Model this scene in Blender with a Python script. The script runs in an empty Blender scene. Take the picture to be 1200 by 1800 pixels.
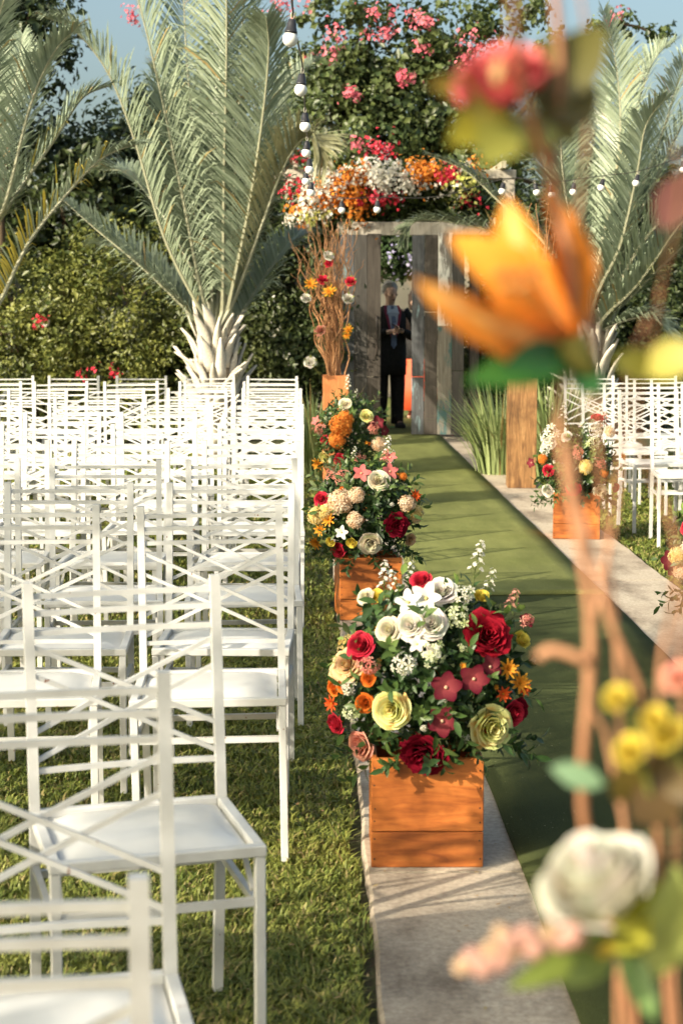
import bpy, math, random
import numpy as np
from mathutils import Vector, Matrix, Euler

random.seed(11)
rng = np.random.default_rng(7)
C = bpy.context.scene.collection
SC = bpy.context.scene

# ------------------------------------------------------------------ camera
CAM_H = 1.5
FPX = 3000.0                       # focal length in pixels of the 1200 wide photograph
PITCH = math.atan(365.0 / FPX)
YAW = math.atan(66.0 / FPX * math.cos(PITCH))
cd = bpy.data.cameras.new('camera')
cd.sensor_fit = 'HORIZONTAL'; cd.sensor_width = 24.0; cd.lens = 24.0 * FPX / 1200.0
cd.clip_start = 0.05; cd.clip_end = 2000
cd.dof.use_dof = True; cd.dof.focus_distance = 6.8; cd.dof.aperture_fstop = 5.6
cam = bpy.data.objects.new('camera', cd); C.objects.link(cam)
cam.location = (0, 0, CAM_H)
cam.rotation_euler = (math.pi / 2 - PITCH, 0, -YAW)
SC.camera = cam
_R = Vector((math.cos(YAW), -math.sin(YAW), 0))
_F = Vector((math.sin(YAW) * math.cos(PITCH), math.cos(YAW) * math.cos(PITCH), -math.sin(PITCH)))
_U = _R.cross(_F)

def ray(px, py):
    return _R * ((px - 600) / FPX) + _U * ((900 - py) / FPX) + _F

def at(px, py, Y):
    """point of the place seen at pixel px, py at the distance Y down the aisle"""
    d = ray(px, py)
    return Vector((0, 0, CAM_H)) + d * (Y / d.y)

def gp(px, py, z=0.0):
    """point of the place seen at pixel px, py at the height z"""
    d = ray(px, py)
    return Vector((0, 0, CAM_H)) + d * ((z - CAM_H) / d.z)

# ------------------------------------------------------------------ light
SUN_EL = math.radians(27.5)
SUN_TO = Vector((-0.80, -0.60, 0)).normalized()        # horizontal direction towards the sun
w = bpy.data.worlds.new('World'); SC.world = w; w.use_nodes = True
nt = w.node_tree
sky = nt.nodes.new('ShaderNodeTexSky'); sky.sky_type = 'NISHITA'; sky.sun_disc = False
sky.sun_elevation = SUN_EL
sky.sun_rotation = math.atan2(SUN_TO.x, SUN_TO.y)
sky.air_density = 0.85; sky.dust_density = 6.0; sky.ozone_density = 0.2
bg = nt.nodes['Background']; bg.inputs[1].default_value = 0.145
skt = nt.nodes.new('ShaderNodeMix'); skt.data_type = 'RGBA'; skt.blend_type = 'MULTIPLY'; skt.inputs[0].default_value = 1.0
skt.inputs[7].default_value = (.93, 1.0, .91, 1)        # hazy, slightly greenish air
nt.links.new(sky.outputs[0], skt.inputs[6]); nt.links.new(skt.outputs[2], bg.inputs[0])
sl = bpy.data.lights.new('sun', 'SUN'); sl.energy = 4.1; sl.angle = math.radians(0.53)
sl.color = (1.0, 0.89, 0.70)
so = bpy.data.objects.new('sun', sl); C.objects.link(so)
sd = Vector((SUN_TO.x * math.cos(SUN_EL), SUN_TO.y * math.cos(SUN_EL), math.sin(SUN_EL)))
so.rotation_euler = sd.to_track_quat('Z', 'Y').to_euler()
so.location = sd * 30
SC.view_settings.view_transform = 'Standard'; SC.view_settings.look = 'None'
SC.view_settings.exposure = 0.86; SC.view_settings.gamma = 1.0
SC.view_settings.use_curve_mapping = False
SC.cycles.max_bounces = 7; SC.cycles.diffuse_bounces = 3; SC.cycles.transparent_max_bounces = 6

# ------------------------------------------------------------------ helpers
def lin(r, g, b):
    f = lambda c: (c / 255 / 12.92) if c / 255 <= .04045 else ((c / 255 + .055) / 1.055) ** 2.4
    return (f(r), f(g), f(b))

class MB:
    """collects shapes and links them as one mesh object"""
    def __init__(s): s.v = []; s.f = []; s.c = []
    def add(s, vs, fs, col=None):
        o = len(s.v); s.v += [tuple(v) for v in vs]; s.f += [tuple(i + o for i in f) for f in fs]
        if col is not None:
            if isinstance(col[0], (int, float)): s.c += [tuple(col)] * len(vs)
            else: s.c += [tuple(k) for k in col]
    def box(s, x0, x1, y0, y1, z0, z1, M=None, bev=0.0):
        if bev <= 0:
            vs = [Vector((x, y, z)) for z in (z0, z1) for y in (y0, y1) for x in (x0, x1)]
            fs = [(0, 2, 3, 1), (4, 5, 7, 6), (0, 1, 5, 4), (2, 6, 7, 3), (0, 4, 6, 2), (1, 3, 7, 5)]
        else:
            b = bev; vs = []; idx = {}
            for ix, x in enumerate((x0, x1)):
                for iy, y in enumerate((y0, y1)):
                    for iz, z in enumerate((z0, z1)):
                        sx, sy, sz = (1 if ix == 0 else -1), (1 if iy == 0 else -1), (1 if iz == 0 else -1)
                        for k, p in enumerate(((x, y + sy * b, z + sz * b), (x + sx * b, y, z + sz * b), (x + sx * b, y + sy * b, z))):
                            idx[ix, iy, iz, k] = len(vs); vs.append(Vector(p))
            I = idx; fs = []
            for i in (0, 1):
                q = [I[i, 0, 0, 0], I[i, 0, 1, 0], I[i, 1, 1, 0], I[i, 1, 0, 0]]; fs.append(q if i == 0 else q[::-1])
                q = [I[0, i, 0, 1], I[1, i, 0, 1], I[1, i, 1, 1], I[0, i, 1, 1]]; fs.append(q if i == 0 else q[::-1])
                q = [I[0, 0, i, 2], I[0, 1, i, 2], I[1, 1, i, 2], I[1, 0, i, 2]]; fs.append(q if i == 0 else q[::-1])
            for a in (0, 1):
                for c in (0, 1):
                    q = [I[a, c, 0, 0], I[a, c, 0, 1], I[a, c, 1, 1], I[a, c, 1, 0]]; fs.append(q if (a + c) % 2 else q[::-1])
                    q = [I[a, 0, c, 0], I[a, 0, c, 2], I[a, 1, c, 2], I[a, 1, c, 0]]; fs.append(q[::-1] if (a + c) % 2 else q)
                    q = [I[0, a, c, 1], I[0, a, c, 2], I[1, a, c, 2], I[1, a, c, 1]]; fs.append(q if (a + c) % 2 else q[::-1])
                    for e in (0, 1):
                        q = [I[a, c, e, 0], I[a, c, e, 1], I[a, c, e, 2]]; fs.append(q if (a + c + e) % 2 == 0 else q[::-1])
        if M is not None: vs = [M @ v for v in vs]
        s.add(vs, fs)
    def bar(s, a, b, wd, th, up=(0, 0, 1)):
        """rectangular bar from a to b, wd across, th along up"""
        a = Vector(a); b = Vector(b); t = (b - a).normalized(); up = Vector(up)
        sx = t.cross(up).normalized(); u = sx.cross(t).normalized()
        vs = []
        for p in (a, b):
            for i, j in ((-1, -1), (1, -1), (1, 1), (-1, 1)): vs.append(p + sx * (i * wd / 2) + u * (j * th / 2))
        s.add(vs, [(0, 1, 2, 3), (7, 6, 5, 4), (0, 4, 5, 1), (1, 5, 6, 2), (2, 6, 7, 3), (3, 7, 4, 0)])
    def tube(s, pts, radii, n=6, col=None, cap=True):
        pts = [Vector(p) for p in pts]; m = len(pts)
        if isinstance(radii, (int, float)): radii = [radii] * m
        t0 = (pts[1] - pts[0]).normalized()
        u = t0.orthogonal().normalized(); vs = []; fs = []
        for i in range(m):
            t = (pts[min(i + 1, m - 1)] - pts[max(i - 1, 0)]).normalized()
            u = (u - t * u.dot(t))
            u = u.normalized() if u.length > 1e-6 else t.orthogonal().normalized()
            b = t.cross(u)
            for k in range(n):
                a = 2 * math.pi * k / n
                vs.append(pts[i] + (u * math.cos(a) + b * math.sin(a)) * radii[i])
        for i in range(m - 1):
            for k in range(n):
                k2 = (k + 1) % n
                fs.append((i * n + k, i * n + k2, (i + 1) * n + k2, (i + 1) * n + k))
        if cap:
            fs.append(tuple(range(n))[::-1]); fs.append(tuple(range((m - 1) * n, m * n)))
        s.add(vs, fs, col)
    def lathe(s, prof, n=12, M=None, col=None):
        vs = []; fs = []; m = len(prof)
        for r, z in prof:
            for k in range(n):
                a = 2 * math.pi * k / n; vs.append(Vector((r * math.cos(a), r * math.sin(a), z)))
        for i in range(m - 1):
            for k in range(n):
                k2 = (k + 1) % n; fs.append((i * n + k, i * n + k2, (i + 1) * n + k2, (i + 1) * n + k))
        fs.append(tuple(range(n))[::-1]); fs.append(tuple(range((m - 1) * n, m * n)))
        if M is not None: vs = [M @ v for v in vs]
        s.add(vs, fs, col)
    def mesh(s, name, mat, smooth=False):
        me = bpy.data.meshes.new(name); me.from_pydata(s.v, [], s.f)
        if s.c and len(s.c) == len(s.v):
            at_ = me.color_attributes.new('Col', 'FLOAT_COLOR', 'POINT')
            buf = np.ones((len(s.v), 4), np.float32); buf[:, :3] = np.array(s.c, np.float32)[:, :3]
            at_.data.foreach_set('color', buf.ravel())
        if smooth: me.polygons.foreach_set('use_smooth', [True] * len(me.polygons))
        if mat is not None: me.materials.append(mat)
        me.update(); return me
    def build(s, name, mat, parent=None, smooth=False):
        return link(name, s.mesh(name, mat, smooth), parent)

def link(name, me, parent=None):
    o = bpy.data.objects.new(name, me); C.objects.link(o)
    if parent is not None: o.parent = parent
    return o

def npmesh(name, verts, faces, cols, mat, smooth=False):
    """quick mesh from arrays; faces (n, k) all of one size"""
    me = bpy.data.meshes.new(name); n, k = faces.shape
    me.vertices.add(len(verts)); me.vertices.foreach_set('co', np.asarray(verts, np.float32).ravel())
    me.loops.add(n * k); me.loops.foreach_set('vertex_index', np.asarray(faces, np.int32).ravel())
    me.polygons.add(n); me.polygons.foreach_set('loop_start', np.arange(0, n * k, k, dtype=np.int32))
    me.polygons.foreach_set('loop_total', np.full(n, k, np.int32))
    if smooth: me.polygons.foreach_set('use_smooth', np.ones(n, bool))
    if cols is not None:
        a = me.color_attributes.new('Col', 'FLOAT_COLOR', 'POINT')
        b = np.ones((len(verts), 4), np.float32); b[:, :3] = cols; a.data.foreach_set('color', b.ravel())
    me.materials.append(mat); me.update(calc_edges=True); me.validate()
    return me

def tag(o, label=None, cat=None, group=None, kind=None):
    if label: o['label'] = label
    if cat: o['category'] = cat
    if group: o['group'] = group
    if kind: o['kind'] = kind
    return o

def thing(name, label, cat, loc=(0, 0, 0), rz=0.0, group=None):
    o = bpy.data.objects.new(name, None); C.objects.link(o)
    o.empty_display_size = .1; o.location = loc; o.rotation_euler = (0, 0, rz)
    return tag(o, label, cat, group)

def copy_tree(o, parent=None):
    c = o.copy(); C.objects.link(c); c.parent = parent
    for ch in list(o.children): copy_tree(ch, c)
    return c

def spline(pts, n):
    """Catmull-Rom through pts, n samples"""
    P = [Vector(p) for p in pts]; P = [P[0] * 2 - P[1]] + P + [P[-1] * 2 - P[-2]]; out = []
    m = len(P) - 3
    for i in range(n):
        u = i / (n - 1) * m; k = min(int(u), m - 1); t = u - k
        a, b, c, d = P[k:k + 4]
        out.append(0.5 * ((2 * b) + (c - a) * t + (2 * a - 5 * b + 4 * c - d) * t * t + (3 * b - a - 3 * c + d) * t ** 3))
    return out

# ------------------------------------------------------------------ materials
def nmat(name):
    m = bpy.data.materials.new(name); m.use_nodes = True
    nt = m.node_tree; return m, nt, nt.nodes['Principled BSDF']

def ramp(nt, fac, stops):
    r = nt.nodes.new('ShaderNodeValToRGB'); e = r.color_ramp.elements
    while len(e) < len(stops): e.new(0.5)
    for k, (p, c) in enumerate(stops): e[k].position = p; e[k].color = (*c, 1)
    nt.links.new(fac, r.inputs[0]); return r.outputs[0]

def coords(nt, scale=(1, 1, 1), rand=True):
    tc = nt.nodes.new('ShaderNodeTexCoord'); mp = nt.nodes.new('ShaderNodeMapping')
    mp.inputs['Scale'].default_value = scale
    if rand:
        oi = nt.nodes.new('ShaderNodeObjectInfo'); mu = nt.nodes.new('ShaderNodeMath'); mu.operation = 'MULTIPLY'
        mu.inputs[1].default_value = 37.0; nt.links.new(oi.outputs['Random'], mu.inputs[0])
        ad = nt.nodes.new('ShaderNodeVectorMath'); ad.operation = 'ADD'
        nt.links.new(tc.outputs['Object'], ad.inputs[0]); nt.links.new(mu.outputs[0], ad.inputs[1])
        nt.links.new(ad.outputs[0], mp.inputs[0])
    else: nt.links.new(tc.outputs['Object'], mp.inputs[0])
    return mp.outputs[0]

def noise(nt, vec, scale, detail=4, rough=.55, dist=0.0):
    n = nt.nodes.new('ShaderNodeTexNoise'); n.inputs['Scale'].default_value = scale
    n.inputs['Detail'].default_value = detail; n.inputs['Roughness'].default_value = rough
    n.inputs['Distortion'].default_value = dist
    nt.links.new(vec, n.inputs['Vector']); return n.outputs['Fac']

def bump(nt, bs, h, strength=.3, dist=.01):
    b = nt.nodes.new('ShaderNodeBump'); b.inputs['Strength'].default_value = strength; b.inputs['Distance'].default_value = dist
    nt.links.new(h, b.inputs['Height']); nt.links.new(b.outputs[0], bs.inputs['Normal'])

def mixc(nt, fac, a, b, mode='MIX'):
    m = nt.nodes.new('ShaderNodeMix'); m.data_type = 'RGBA'; m.blend_type = mode
    for s, v in ((0, fac), (6, a), (7, b)):
        if hasattr(v, 'is_output'): nt.links.new(v, m.inputs[s])
        elif s == 0: m.inputs[0].default_value = v
        else: m.inputs[s].default_value = (*v, 1)
    return m.outputs[2]

def noisy(name, c0, c1, scale=6, rough=.6, stretch=(1, 1, 1), bscale=40, bstr=.15, bdist=.003, spec=.4, lo=.35, hi=.65, detail=5, rand=True):
    m, nt, bs = nmat(name); v = coords(nt, stretch, rand)
    f = noise(nt, v, scale, detail)
    nt.links.new(ramp(nt, f, [(lo, c0), (hi, c1)]), bs.inputs['Base Color'])
    bs.inputs['Roughness'].default_value = rough; bs.inputs['Specular IOR Level'].default_value = spec
    if bstr > 0: bump(nt, bs, noise(nt, v, bscale, 4), bstr, bdist)
    return m

def colmat(name, rough=.5, trans=.25, spec=.35, vein=0.0):
    """colour from the mesh, part of the light passes through (leaves and petals)"""
    m, nt, bs = nmat(name); a = nt.nodes.new('ShaderNodeAttribute'); a.attribute_name = 'Col'
    col = a.outputs['Color']
    if vein > 0:
        tc = nt.nodes.new('ShaderNodeTexCoord'); f = noise(nt, tc.outputs['Object'], 60, 3)
        col = mixc(nt, vein, col, ramp(nt, f, [(.3, (.55, .55, .5)), (.7, (1.2, 1.15, 1.1))]), 'MULTIPLY')
    nt.links.new(col, bs.inputs['Base Color']); bs.inputs['Roughness'].default_value = rough
    bs.inputs['Specular IOR Level'].default_value = spec
    if trans > 0:
        t = nt.nodes.new('ShaderNodeBsdfTranslucent'); nt.links.new(col, t.inputs[0])
        mx = nt.nodes.new('ShaderNodeMixShader'); mx.inputs[0].default_value = trans
        nt.links.new(bs.outputs[0], mx.inputs[1]); nt.links.new(t.outputs[0], mx.inputs[2])
        nt.links.new(mx.outputs[0], nt.nodes['Material Output'].inputs[0])
    return m

M = {}
M['leaf'] = colmat('leaf', .42, .28, .45)
M['palm'] = colmat('palm_leaf', .38, .22, .5)
M['petal'] = colmat('petal', .72, .36, .10, vein=.45)
M['grass'] = colmat('grass_blade', .5, .25, .35)
M['bark'] = colmat('bark', .8, 0, .2, vein=.6)

# white paint of the chairs: faint dirt and a few rusty chips
m, nt, bs = nmat('chair_paint'); v = coords(nt)
f = noise(nt, v, 9, 5); base = ramp(nt, f, [(.3, (.47, .465, .45)), (.62, (.60, .60, .595))])
chip = ramp(nt, noise(nt, v, 55, 2), [(.745, (0, 0, 0)), (.765, (1, 1, 1))])
nt.links.new(mixc(nt, chip, base, (.22, .09, .05)), bs.inputs['Base Color'])
bs.inputs['Roughness'].default_value = .36; bump(nt, bs, noise(nt, v, 70, 3), .10, .002); M['chair'] = m
m, nt, bs = nmat('seat_vinyl'); v = coords(nt)
nt.links.new(ramp(nt, noise(nt, v, 5, 5), [(.3, (.52, .515, .50)), (.65, (.65, .65, .64))]), bs.inputs['Base Color'])
bs.inputs['Roughness'].default_value = .30; bump(nt, bs, noise(nt, v, 7, 3), .25, .008); M['vinyl'] = m

def wood(name, c0, c1, c2, stretch, rough=.45, knots=.4):
    m, nt, bs = nmat(name); v = coords(nt, stretch)
    g = noise(nt, v, 5, 7, .62, 1.2); big = noise(nt, coords(nt, (3, 3, 3)), 1.6, 4)
    col = ramp(nt, g, [(.28, c0), (.52, c1), (.75, c2)])
    col = mixc(nt, knots, col, ramp(nt, big, [(.38, (.36, .29, .24)), (.60, (1.15, 1.1, 1.05))]), 'MULTIPLY')
    nt.links.new(col, bs.inputs['Base Color']); bs.inputs['Roughness'].default_value = rough
    bump(nt, bs, g, .25, .003); return m
M['box_wood'] = wood('stained_box_wood', (.30, .085, .020), (.49, .155, .034), (.60, .215, .052), (1.2, 9, 9), .40, .75)
M['pedestal_wood'] = wood('pale_pedestal_wood', (.09, .042, .016), (.25, .13, .05), (.42, .26, .115), (9, 9, .9), .5, .7)
M['pedestal_orange'] = wood('orange_pedestal_wood', (.46, .16, .05), (.60, .22, .075), (.66, .27, .10), (8, 8, 1.2), .5, .3)
def plankmat(name, c0, c1, c2, paint=None, amount=.5):
    m, nt, bs = nmat(name); v = coords(nt, (11, 11, .8)); g = noise(nt, v, 4, 7, .65, .8)
    col = ramp(nt, g, [(.25, c0), (.5, c1), (.78, c2)])
    if paint:
        pv = coords(nt, (5, 5, 1.1)); pm = ramp(nt, noise(nt, pv, 2.2, 7, .68), [(amount - .03, (1, 1, 1)), (amount + .03, (0, 0, 0))])
        col = mixc(nt, pm, col, paint)
    nt.links.new(col, bs.inputs['Base Color']); bs.inputs['Roughness'].default_value = .75
    bump(nt, bs, g, .45, .006); return m
M['plank_grey'] = plankmat('weathered_grey_plank', (.025, .022, .020), (.062, .056, .050), (.115, .105, .095), (.35, .34, .31), .34)
M['plank_brown'] = plankmat('weathered_brown_plank', (.024, .019, .015), (.058, .047, .038), (.11, .095, .08))
M['plank_teal'] = plankmat('teal_painted_plank', (.07, .06, .05), (.18, .16, .13), (.28, .26, .22), (.05, .115, .115), .48)
M['plank_pale'] = plankmat('pale_blue_grey_plank', (.045, .042, .04), (.11, .105, .097), (.18, .175, .165), (.16, .21, .205), .50)
M['plank_dark'] = plankmat('dark_blue_grey_plank', (.03, .03, .034), (.075, .078, .085), (.15, .155, .16), (.22, .33, .36), .38)
M['plank_white'] = plankmat('white_flaking_plank', (.08, .07, .06), (.20, .18, .155), (.30, .28, .25), (.70, .68, .63), .52)
M['beam'] = plankmat('sun_bleached_beam', (.24, .21, .17), (.40, .36, .30), (.52, .48, .42))
M['concrete'] = None
m, nt, bs = nmat('path_concrete'); v = coords(nt, (1, 1, 1), False)
big = noise(nt, v, 1.3, 6, .6); fine = noise(nt, v, 55, 5, .7)
col = ramp(nt, big, [(.30, (.30, .245, .19)), (.5, (.44, .37, .29)), (.70, (.52, .45, .36))])
col = mixc(nt, .75, col, ramp(nt, fine, [(.30, (.55, .52, .5)), (.62, (1.1, 1.1, 1.08))]), 'MULTIPLY')
st = ramp(nt, noise(nt, coords(nt, (1, .45, 1), False), 3.4, 6, .65), [(.48, (1, 1, 1)), (.66, (.36, .32, .29))])
nt.links.new(mixc(nt, .8, col, st, 'MULTIPLY'), bs.inputs['Base Color']); bs.inputs['Roughness'].default_value = .85
bump(nt, bs, fine, .5, .004); M['concrete'] = m

def carpetmat(name, c0, c1):
    m, nt, bs = nmat(name); v = coords(nt, (1, 1, 1), False)
    big = noise(nt, v, 2.2, 5); fine = noise(nt, v, 260, 2)
    col = ramp(nt, big, [(.3, c0), (.7, c1)])
    col = mixc(nt, .6, col, ramp(nt, fine, [(.3, (.6, .6, .6)), (.7, (1.25, 1.25, 1.2))]), 'MULTIPLY')
    wear = ramp(nt, noise(nt, coords(nt, (1.6, .35, 1), False), 2.0, 6, .65), [(.40, (.72, .72, .70)), (.62, (1.12, 1.1, 1.06))]); col = mixc(nt, .8, col, wear, 'MULTIPLY')
    fl = ramp(nt, noise(nt, v, 95, 1), [(.76, (0, 0, 0)), (.78, (1, 1, 1))])
    nt.links.new(mixc(nt, fl, col, (.42, .40, .25)), bs.inputs['Base Color'])
    bs.inputs['Roughness'].default_value = .92; bs.inputs['Specular IOR Level'].default_value = .1
    bs.inputs['Sheen Weight'].default_value = 0.0
    bump(nt, bs, fine, .5, .004); return m
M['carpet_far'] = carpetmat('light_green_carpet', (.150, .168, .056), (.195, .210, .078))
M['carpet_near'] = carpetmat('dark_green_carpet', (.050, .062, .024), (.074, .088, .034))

m, nt, bs = nmat('lawn_soil'); v = coords(nt, (1, 1, 1), False)
a = noise(nt, v, .8, 5); b = noise(nt, v, 45, 5, .7)
col = ramp(nt, a, [(.3, (.045, .060, .018)), (.7, (.085, .095, .030))])
col = mixc(nt, ramp(nt, b, [(.42, (0, 0, 0)), (.62, (1, 1, 1))]), col, (.060, .042, .026))
nt.links.new(col, bs.inputs['Base Color']); bs.inputs['Roughness'].default_value = .95
bump(nt, bs, b, .8, .02); M['soil'] = m
M['wall'] = noisy('cream_plaster', (.52, .46, .36), (.62, .56, .45), 2, .85, bscale=25, bstr=.2)
M['black_plastic'] = noisy('black_plastic', (.018, .018, .022), (.035, .035, .042), 20, .4, bstr=0)
M['bulb'] = None
m, nt, bs = nmat('opal_bulb'); bs.inputs['Base Color'].default_value = (.86, .85, .82, 1); bs.inputs['Roughness'].default_value = .18
bs.inputs['Subsurface Weight'].default_value = .0; M['bulb'] = m
M['cable'] = noisy('dark_cable', (.02, .02, .02), (.05, .045, .04), 30, .5, bstr=0)
M['wire'] = noisy('pale_wire_hook', (.45, .42, .35), (.6, .57, .5), 30, .4, bstr=0)
M['nail'] = noisy('rusty_nail', (.03, .02, .015), (.07, .04, .025), 90, .6, bstr=0)
M['twig'] = noisy('curly_twig_bark', (.33, .15, .065), (.58, .30, .14), 14, .6, (1, 1, .5), 60, .3, .002)
M['twig_near'] = noisy('reddish_twig_bark', (.29, .13, .065), (.48, .24, .13), 14, .6, (1, 1, .5), 60, .3, .002)
M['cloth_black'] = noisy('black_wool', (.010, .010, .011), (.020, .019, .020), 30, .8, bscale=200, bstr=.2)
M['cloth_blue'] = noisy('pale_blue_cotton', (.36, .44, .58), (.46, .54, .66), 20, .8, bstr=.1)
M['cloth_tie'] = noisy('blue_grey_silk', (.12, .17, .30), (.17, .22, .36), 40, .5, bstr=0)
M['cloth_red'] = noisy('red_patterned_trim', (.32, .02, .03), (.12, .03, .10), 60, .6, bstr=0)
M['cloth_orange'] = noisy('orange_red_cloth', (.72, .085, .030), (.80, .12, .04), 8, .6, bstr=.1)
M['skin'] = noisy('skin', (.60, .38, .28), (.68, .45, .34), 12, .5, bstr=.05)
M['hair_grey'] = noisy('greying_hair', (.26, .24, .21), (.55, .52, .47), 60, .6, (1, 1, .3), 120, .6, .004)
M['hair_dark'] = noisy('dark_curly_hair', (.018, .012, .010), (.05, .032, .024), 60, .6, bscale=90, bstr=.8, bdist=.01)
M['iron'] = noisy('dark_iron', (.015, .013, .012), (.05, .035, .028), 40, .6, bstr=.2)

# ================================================================== the setting
def wavy(x, y, s, seed=0):
    r = np.random.default_rng(100 + seed); out = 0
    for k in range(7):
        a = r.uniform(0, 6.28); fq = s * r.uniform(.6, 2.2); ph = r.uniform(0, 6.28)
        out = out + np.sin((x * math.cos(a) + y * math.sin(a)) * fq + ph)
    return out / 7

PX0, PX1 = 0.165, 2.0                 # the path
KX0, KX1 = 0.575, 1.55                # the carpet on it
g = MB(); g.add([(-400, -400, -.035), (400, -400, -.035), (400, 900, -.035), (-400, 900, -.035)], [(0, 1, 2, 3)])
tag(g.build('ground', M['soil']), kind='structure')

pb = MB(); pb.box(PX0 + .012, PX1 - .012, -2.0, 30, -.06, -.012)
path = tag(pb.build('path', M['concrete']), kind='structure')
y = -2.0; k = 0
while y < 29:
    L = 1.62 + random.uniform(-.12, .12)
    # irregular left and right edges
    n = 12; top = []; L0 = y + .006; L1 = y + L - .006
    yv = [L0 + (L1 - L0) * i / (n - 1) for i in range(n)]; lx = [PX0 + .004 * math.sin(q * 1.3) + .003 * math.sin(q * 5.1) + random.uniform(-.0035, .003) for q in yv]; rx = [PX1 + .004 * math.sin(q * 1.7 + 2) + .003 * math.sin(q * 4.3) + random.uniform(-.005, .005) for q in yv]
    z = random.uniform(-.003, .001); vs = []; fs = []
    for i in range(n):
        yy = L0 + (L1 - L0) * i / (n - 1)
        vs += [(lx[i] - .004, yy, -.058), (lx[i], yy, z - .008), (lx[i] + .008, yy, z), (rx[i] - .008, yy, z), (rx[i], yy, z - .008), (rx[i] + .004, yy, -.058)]
    for i in range(n - 1):
        for j in range(5): fs.append((i * 6 + j, i * 6 + j + 1, (i + 1) * 6 + j + 1, (i + 1) * 6 + j))
    fs.append((0, 1, 2, 3, 4, 5)); fs.append(tuple((n - 1) * 6 + j for j in (5, 4, 3, 2, 1, 0)))
    fs = [f[::-1] for f in fs]
    s = MB(); s.add(vs, fs); s.build('slab', M['concrete'], path); y += L

def carpet(y0, y1, zb, mat, ny, x0, x1, wav):
    vs = []; fs = []; nx = 9
    for i in range(ny + 1):
        yy = y0 + (y1 - y0) * i / ny
        for j in range(nx):
            xx = x0 + (x1 - x0) * j / (nx - 1)
            if j == 0: xx += .002 * math.sin(yy * 3.1) + .0015 * math.sin(yy * 7.7)
            if j == nx - 1: xx += .002 * math.sin(yy * 2.3 + 1) + .0015 * math.sin(yy * 8.9)
            yo = yy
            if i in (0, ny): yo += .012 * math.sin(xx * 9 + y0)
            z = zb + wav * (1 + math.sin(xx * 6 + yy * 1.7) * math.sin(yy * 4.1 + xx))
            if i == 0: z += .006 * (1 + math.sin(xx * 11))
            vs.append((xx, yo, z))
    for i in range(ny):
        for j in range(nx - 1):
            a = i * nx + j; fs.append((a, a + 1, a + nx + 1, a + nx))
    n0 = len(vs)
    # skirt down to the slab
    rim = [i * nx for i in range(ny, -1, -1)] + list(range(1, nx)) + [i * nx + nx - 1 for i in range(1, ny + 1)] + [ny * nx + j for j in range(nx - 2, 0, -1)]
    for r in rim: vs.append((vs[r][0], vs[r][1], zb - .0075))
    for q in range(len(rim)):
        q2 = (q + 1) % len(rim); fs.append((rim[q], n0 + q, n0 + q2, rim[q2]))
    mb = MB(); mb.add(vs, fs); return mb
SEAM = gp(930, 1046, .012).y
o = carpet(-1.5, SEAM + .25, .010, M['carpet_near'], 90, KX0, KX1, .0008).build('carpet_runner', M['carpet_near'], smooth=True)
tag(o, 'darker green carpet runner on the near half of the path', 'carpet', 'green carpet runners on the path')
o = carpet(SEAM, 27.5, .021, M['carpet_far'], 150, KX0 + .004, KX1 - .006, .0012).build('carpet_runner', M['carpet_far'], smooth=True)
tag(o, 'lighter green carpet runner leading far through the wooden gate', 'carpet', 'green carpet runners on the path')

# ------------------------------------------------------------------ lawn
def grass(name, x, y, hmin, hmax, label):
    n = len(x); a = rng.uniform(0, 2 * math.pi, n)
    pat = wavy(x, y, 2.6, 1); fine = wavy(x, y, 14, 2); tuft = wavy(x, y, 30, 5)
    h = rng.uniform(hmin, hmax, n) * (1 + .35 * pat + .45 * tuft); h = np.clip(h, hmin * .6, hmax * 1.7)
    lean = rng.uniform(.35, 1.25, n) * h; wd = rng.uniform(.0017, .0034, n) * np.clip(y / 4.0, 1, 3.2)
    dx, dy = np.cos(a), np.sin(a); sx, sy = -dy, dx
    z0 = np.full(n, -.032)
    base = np.stack([x, y, z0], 1); side = np.stack([sx * wd, sy * wd, 0 * wd], 1); dr = np.stack([dx, dy, 0 * dx], 1)
    mid = base + dr * (lean * .38)[:, None]; mid[:, 2] += h * .66
    tip = base + dr * lean[:, None]; tip[:, 2] += h * rng.uniform(.65, 1.0, n)
    V = np.stack([base - side, base + side, mid - side * .85, mid + side * .85, tip], 1).reshape(-1, 3)
    i = np.arange(n)[:, None] * 5
    F = np.concatenate([i + np.array([[0, 1, 3]]), i + np.array([[0, 3, 2]]), i + np.array([[2, 3, 4]])], 0)
    t = np.clip(.5 + .55 * pat + .35 * fine + rng.normal(0, .28, n), 0, 1)[:, None]
    c = np.array([.10, .145, .026]) * (1 - t) + np.array([.285, .300, .070]) * t
    dry = rng.random(n) < (.10 + .12 * (fine > .25)); c[dry] = np.array([.36, .30, .12]) * rng.uniform(.6, 1.1, (dry.sum(), 1))
    cols = np.repeat(c, 5, 0)
    me = npmesh(name, V, F, cols, M['grass'])
    return tag(link(name, me), label, 'grass', kind='stuff')

def scatter(n, y0, y1, xf0, xf1, p):
    u = rng.random(n); y = (y0 ** p + u * (y1 ** p - y0 ** p)) ** (1 / p)
    x = xf0(y) + rng.random(n) * (xf1(y) - xf0(y)); return x, y
GX = PX0 - .045
x1, y1 = scatter(150000, 1.6, 7.5, lambda y: -.20 * y - .25, lambda y: GX + 0 * y, .45)
x2, y2 = scatter(60000, 7.0, 17.5, lambda y: -.20 * y - .3, lambda y: GX + 0 * y, .6)
x3, y3 = scatter(20000, 1.6, 16, lambda y: -.20 * y - 1.6, lambda y: -.20 * y - .2, .8)
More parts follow.
